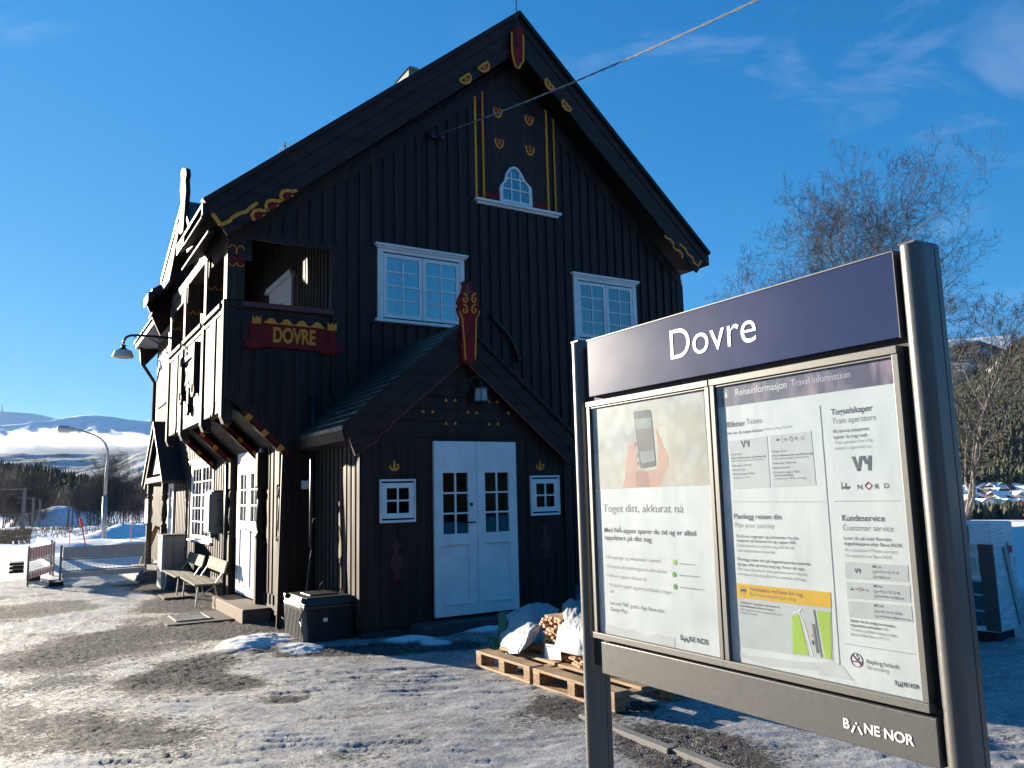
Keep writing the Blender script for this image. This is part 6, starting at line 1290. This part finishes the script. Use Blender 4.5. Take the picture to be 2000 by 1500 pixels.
# ---------------------------------------------------------------- mountains
def terrain(name, label, prof_, D0, D1, zb, m, pa, pb, amp, nl=260, nd=60, crest=.75, seed=1, nsc=.02, drop=.5):
    """a ridge: prof_ maps a bearing (given as photo column) to the crest's elevation; ground climbs from D0 to the crest and falls off behind"""
    V = []; cols = np.linspace(pa, pb, nl)
    for px in cols:
        py = prof_(px); d = ray(px, py); hy = math.hypot(d[0], d[1]); el = d[2]/hy; dx, dy = d[0]/hy, d[1]/hy; Dc = D0+(D1-D0)*crest
        for j in range(nd):
            f = j/(nd-1); D = D0+(D1-D0)*f; zc = 1.6+Dc*el
            g = (f/crest)**.85 if f < crest else 1-(f-crest)/(1-crest)*drop
            V.append((dx*D, dy*D, zb+(zc-zb)*g))
    V = np.array(V); s_ = sstep(0, .15, np.tile(np.linspace(0, 1, nd), nl)); V[:, 2] += (fbm(V[:, 0]*nsc, V[:, 1]*nsc, 6, seed, .55)-.5)*amp*s_*np.minimum(1, 1.2-np.tile(np.linspace(0, 1, nd), nl)*.5)
    F = [(i*nd+j, (i+1)*nd+j, (i+1)*nd+j+1, i*nd+j+1) for i in range(nl-1) for j in range(nd-1)]
    o = obj(name, (V.tolist(), F), m, smooth=True); struct(o); o['label'] = label; return o, V
def snowrock(name, c1, c2, lo, hi, sc_, stretch=(1, 1, 1), c3=None):
    m = bpy.data.materials.new(name); m.use_nodes = True; t = m.node_tree; pr = t.nodes['Principled BSDF']; pr.inputs['Roughness'].default_value = .85; pr.inputs['Specular IOR Level'].default_value = .1
    c0 = N(t, 'ShaderNodeTexCoord').outputs['Object']; mp_ = N(t, 'ShaderNodeMapping'); mp_.inputs['Scale'].default_value = stretch; L(t, c0, mp_.inputs[0])
    n = N(t, 'ShaderNodeTexNoise', i_Scale=float(sc_), i_Detail=9., i_Roughness=.68); L(t, mp_.outputs[0], n.inputs[0]); f = N(t, 'ShaderNodeMapRange', i_1=lo, i_2=hi); L(t, n.outputs[0], f.inputs[0])
    x = N(t, 'ShaderNodeMix', data_type='RGBA'); x.inputs[6].default_value = (*c1, 1); x.inputs[7].default_value = (*c2, 1); L(t, f.outputs[0], x.inputs[0]); L(t, x.outputs[2], pr.inputs['Base Color']); return m
SN1 = snowrock('high_snow', (.78, .80, .83), (.30, .32, .34), .56, .74, .004, (1, 1, 3)); SN2 = snowrock('wooded_snow_slope', (.42, .46, .50), (.10, .12, .13), .46, .60, .012); SN3 = snowrock('wooded_mountain', (.035, .036, .022), (.62, .63, .65), .60, .66, .008); SN4 = snowrock('blue_wooded_mountain', (.04, .05, .05), (.50, .52, .55), .52, .68, .010)
ip_ = lambda *a: (lambda px: float(np.interp(px, a[0::2], a[1::2])))
terrain('mountain', 'far snowy mountain with the mast on its shoulder', ip_(-300, 806, 0, 804.5, 65, 807.5, 85, 812, 105, 818, 160, 832, 600, 850), 7200, 9500, 60, SN1, -500, 1150, 60, seed=5, nsc=.0012, crest=.6)
terrain('mountain', 'broad snowy mountain behind the cloud bank', ip_(-300, 845, 0, 832, 40, 824, 105, 816.5, 150, 810, 185, 807.5, 230, 808.5, 300, 815, 500, 830), 5000, 7600, 40, SN1, -500, 1150, 130, seed=11, nsc=.0016, crest=.65)
terrain('mountain', 'lower blue snow slope with dark tree patches', ip_(-300, 890, 0, 889, 90, 888, 150, 886, 220, 883, 260, 881, 300, 877, 500, 862), 2400, 3800, 0, SN2, -500, 1150, 40, seed=21, nsc=.004, crest=.8)
terrain('mountain', 'nearer rocky slope rising towards the station', ip_(100, 935, 190, 915, 230, 905, 260, 892, 300, 880, 450, 840), 1500, 2300, 0, SN2, 100, 420, 30, seed=31, nsc=.008, crest=.8)
# mast on the shoulder
b = B(); a, e = dpt(4, 806, 8500), dpt(4, 789, 8500); b.tube([a, tuple(np.array(a)*.4+np.array(e)*.6), e], [5., 4., 1.5], 6); tag(obj('broadcast_mast', b, mat('mast_grey', (.08, .09, .11), .8)), 'tiny broadcast mast on the far mountain shoulder', 'mast')
# right-hand mountains
front = ip_(1300, 990, 1420, 935, 1600, 880, 1780, 815, 1850, 768, 1880, 748, 1905, 730, 1925, 706, 1945, 686, 1970, 672, 2000, 656, 2050, 632, 2200, 560)
fo, FV = terrain('mountain', 'steep wooded mountain with snow patches at the right', front, 900, 2300, -15, SN3, 1300, 2200, 70, nl=300, seed=41, nsc=.006, crest=.85)
terrain('mountain', 'shaded blue wooded mountain behind the steep one', ip_(800, 930, 1000, 880, 1300, 790, 1700, 700, 1840, 678, 1880, 668, 1915, 667, 1950, 680, 2000, 700, 2200, 740), 2400, 3600, -15, SN4, 800, 2400, 60, seed=43, nsc=.004, crest=.8)
terrain('mountain', 'pale distant snow ridge at the far right', ip_(800, 850, 1300, 720, 1800, 668, 1925, 660, 1990, 655, 2200, 650), 4600, 5600, 0, SN1, 800, 2400, 60, seed=45, nsc=.002, crest=.8)
# trees on the steep mountain
r = np.random.default_rng(12); P = []; nl, nd = 300, 60; FV = FV.reshape(nl, nd, 3)
cand = fbm(FV[..., 0]*.012, FV[..., 1]*.012, 4, 77)
k = 0
while k < 11000:
    i, j = r.integers(150, nl-2), r.integers(0, 54); 
    if cand[i, j] > .60 and r.random() < .85: continue
    p_ = FV[i, j]+(FV[i+1, j]-FV[i, j])*r.random()+(FV[i, j+1]-FV[i, j])*r.random(); h = r.uniform(5, 9.5); P.append((p_[0], p_[1], p_[2]-1, h, h*.40)); k += 1
conifers('hillside_wood', 'mixed wood covering the steep right mountain', P, FOLB, 8, tiers=3, sides=5)
r = np.random.default_rng(14); P = []
for _ in range(420):
    px = r.uniform(1820, 2060); D = r.uniform(330, 420); q = far(px, 985+r.uniform(-8, 14), D); h = r.uniform(7, 12); P.append((q[0], q[1], q[2]-h, h, h*.27))
for _ in range(520):
    px = r.uniform(1820, 2060); D = r.uniform(780, 900); q = far(px, 905+r.uniform(0, 40), D); h = r.uniform(8, 14); P.append((q[0], q[1], q[2]-h, h, h*.25))
conifers('village_wood', 'trees in front of and above the village', P, FOLB, 9, tiers=4, sides=6)
# village houses: each its own thing
HC = [(.55, .54, .5), (.35, .07, .05), (.10, .08, .07), (.5, .42, .22), (.62, .62, .62), (.25, .12, .07)]
HW = [mat('house_paint_%s' % n_, c_, .7) for n_, c_ in zip(('cream', 'red', 'brown', 'ochre', 'white', 'rust'), HC)]; RS = mat('snowy_roof', (.78, .80, .83), .8, var=.1); RD = mat('dark_tile_roof', (.10, .09, .09), .8)
used_ = set(); hr = random.Random(6); cn_words = ('cream', 'red', 'dark brown', 'ochre', 'white', 'rust-coloured')
rows_ = [(983, 500), (976, 540), (969, 590), (962, 650), (955, 720), (949, 780), (940, 850)]; idx = 0
for ri, (py, D) in enumerate(rows_):
    px = 1868+hr.uniform(0, 8)
    while px < 2030 and len(used_) < 300:
        q = far(px, py+hr.uniform(-2, 2), D); w_, l_, h_ = hr.uniform(6, 8), hr.uniform(8, 13), hr.uniform(2.8, 4.6); ci = hr.randrange(6); sn_ = hr.random() < .7
        wh_ = 'left end' if px < 1900 else 'left half' if px < 1935 else 'right half' if px < 1975 else 'right end'
        for _ in range(60):
            if (ri, ci, sn_, wh_) not in used_: break
            ci = hr.randrange(6); sn_ = hr.random() < .6
        used_.add((ri, ci, sn_, wh_))
        t_ = thing('village_house', 'small %s house with %s roof, %s row of the village, %s' % (cn_words[ci], 'snowy' if sn_ else 'dark', ('nearest', 'second', 'third', 'fourth', 'fifth', 'sixth', 'top')[ri], 'left end' if px < 1900 else 'left half' if px < 1935 else 'right half' if px < 1975 else 'right end'), 'house', (q[0], q[1], q[2]-h_), 'village houses below the mountain')
        def pc(n, b, m): o = obj(n, b, m, None); o.parent = t_; return o
        b = B(); b.box(-w_/2, -l_/2, -3, w_/2, l_/2, h_); b.prism([(-w_/2, h_), (w_/2, h_), (0, h_+w_*.30)], 'Y', -l_/2, l_/2); pc('wall', b, HW[ci])
        b = B()
        for s_ in (-1, 1): b.hexa([(0, -l_/2-.4, h_+w_*.30), (s_*(w_/2+.5), -l_/2-.4, h_-.3), (s_*(w_/2+.5), l_/2+.4, h_-.3), (0, l_/2+.4, h_+w_*.30), (0, -l_/2-.4, h_+w_*.30+.35), (s_*(w_/2+.5), -l_/2-.4, h_+.05), (s_*(w_/2+.5), l_/2+.4, h_+.05), (0, l_/2+.4, h_+w_*.30+.35)])
        pc('roof', b, RS if sn_ else RD)
        for s_ in (-1, 1): b = B(); b.box(s_*w_/2, -l_*.25, h_*.4, s_*(w_/2+.05), -l_*.25+1.2, h_*.4+1.1); pc('window', b, DARKIN)
        t_.rotation_euler = (0, 0, hr.uniform(0, 3.1)); px += hr.uniform(15, 26); idx += 1
# chimney cap and roof ladder hook seen over the left slope
a = onY(797, 146, 16.5); b = B(); b.box(a[0]-.12, 16.2, a[2]-1.0, a[0]+.12, 16.9, a[2]-.02); b.prism([(a[0]-.16, a[2]-.03), (a[0]+.16, a[2]-.03), (a[0]+.10, a[2]+.03), (a[0]-.10, a[2]+.03)], 'Y', 16.15, 16.95); obj('chimney', b, mat('chimney_sheet', (.16, .18, .14), .5), house)
a = onY(557, 278, 13.2); b = B(); b.tube([(a[0], 13.2, a[2]-.35), (a[0], 13.2, a[2]), (a[0]+.14, 13.2, a[2]-.08)], .018, 5); b.tube([(a[0], 13.2, a[2]-.02), (a[0]-.10, 13.2, a[2]-.22)], .015, 5); obj('roof_hook', b, WHITE, house)
# dry grass and shrubs poking out of the snow, rocks on the knoll
DG = mat('dry_grass', (.16, .12, .07), .9, var=.4); r = np.random.default_rng(21); b = B()
for _ in range(2600):
    px, D = (r.uniform(-20, 62), r.uniform(38, 64)) if r.random() < .5 else (r.uniform(-10, 300), r.uniform(46, 72)); q = far(px, 1000, D); x, y = q[0], q[1]; z = gz(x, y); h = r.uniform(.12, .45); dx, dy = r.normal(0, .12, 2)
    b.add([(x-.02, y, z-.02), (x+.02, y, z-.02), (x+dx, y+dy, z+h)], [(0, 1, 2)])
g_ = obj('dry_grass', b, DG); struct(g_, 'stuff'); g_['label'] = 'dry brown grass stalks sticking out of the snow'
RK = mat('dark_rock', (.07, .065, .06), .9, var=.5, bump=.8, bs=3, bd=.2)
kb = B(); kc = far(110, 1010, 105); nn_ = 40; vs = []
for j in range(nn_+1):
    for i in range(nn_+1):
        u, v_ = (i/nn_-.5)*2, (j/nn_-.5)*2; rr_ = math.hypot(u, v_); h = 2.5*max(0, 1-rr_**2)**.7+(fbm(u*3, v_*3, 4, 3)-.5)*1.2*max(0, 1-rr_); vs.append((kc[0]+u*4.2*RT[0]+v_*7*FT[0], kc[1]+u*4.2*RT[1]+v_*7*FT[1], gz(kc[0], kc[1])-.3+float(h)))
kb.add(vs, [(j*(nn_+1)+i, j*(nn_+1)+i+1, (j+1)*(nn_+1)+i+1, (j+1)*(nn_+1)+i) for j in range(nn_) for i in range(nn_)])
o = obj('knoll', kb, snowrock('knoll_snow', (.74, .76, .80), (.06, .055, .05), .60, .66, .9), smooth=True); struct(o)
# cloud bank lying on the mountain flank
cbm = bpy.data.materials.new('cloud'); cbm.use_nodes = True; t = cbm.node_tree; t.nodes.clear(); o = N(t, 'ShaderNodeOutputMaterial'); v = N(t, 'ShaderNodeVolumePrincipled', i_Anisotropy=.45); v.inputs['Color'].default_value = (1, 1, 1, 1)
c = N(t, 'ShaderNodeTexCoord').outputs['Generated']; sx_ = N(t, 'ShaderNodeSeparateXYZ'); L(t, c, sx_.inputs[0])
mp_ = N(t, 'ShaderNodeMapping'); mp_.inputs['Scale'].default_value = (11.0, 3.0, 2.6); L(t, c, mp_.inputs[0]); n = N(t, 'ShaderNodeTexNoise', i_Scale=1.4, i_Detail=6., i_Roughness=.62); L(t, mp_.outputs[0], n.inputs[0])
hgt = MA('ADD', n.outputs[0], MR(sx_.outputs[2], .15, 1., .32, -.42)); hgt = MA('MULTIPLY', hgt, MR(sx_.outputs[2], .0, .08))
L(t, MR(hgt, .47, .66, 0., .016), v.inputs['Density']); L(t, v.outputs[0], o.inputs['Volume'])
b = B(); A0, A1 = dpt(-120, 888, 4300), dpt(420, 880, 4300); zl_ = min(A0[2], A1[2])-12; zt_ = far(200, 808, 4300)[2]; e_ = np.array(FT)*520
b.hexa([(A0[0], A0[1], zl_), (A1[0], A1[1], zl_), (A1[0]+e_[0], A1[1]+e_[1], zl_), (A0[0]+e_[0], A0[1]+e_[1], zl_), (A0[0], A0[1], zt_), (A1[0], A1[1], zt_), (A1[0]+e_[0], A1[1]+e_[1], zt_), (A0[0]+e_[0], A0[1]+e_[1], zt_)])
o = obj('cloud_bank', b, cbm); struct(o, 'stuff'); o['label'] = 'white cloud bank lying across the mountain flank'
sc.cycles.volume_step_rate = 1.; sc.cycles.volume_max_steps = 256
# the air
hz = bpy.data.materials.new('air'); hz.use_nodes = True; t = hz.node_tree; t.nodes.clear(); o = N(t, 'ShaderNodeOutputMaterial'); v = N(t, 'ShaderNodeVolumePrincipled', i_Density=.9e-5, i_Anisotropy=.3); v.inputs['Color'].default_value = (.62, .80, 1., 1); L(t, v.outputs[0], o.inputs['Volume'])
b = B(); b.box(-9500, -4500, -40, 12500, 12500, 1250); o = obj('haze', b, hz); struct(o, 'stuff'); o['label'] = 'thin blue mountain air'
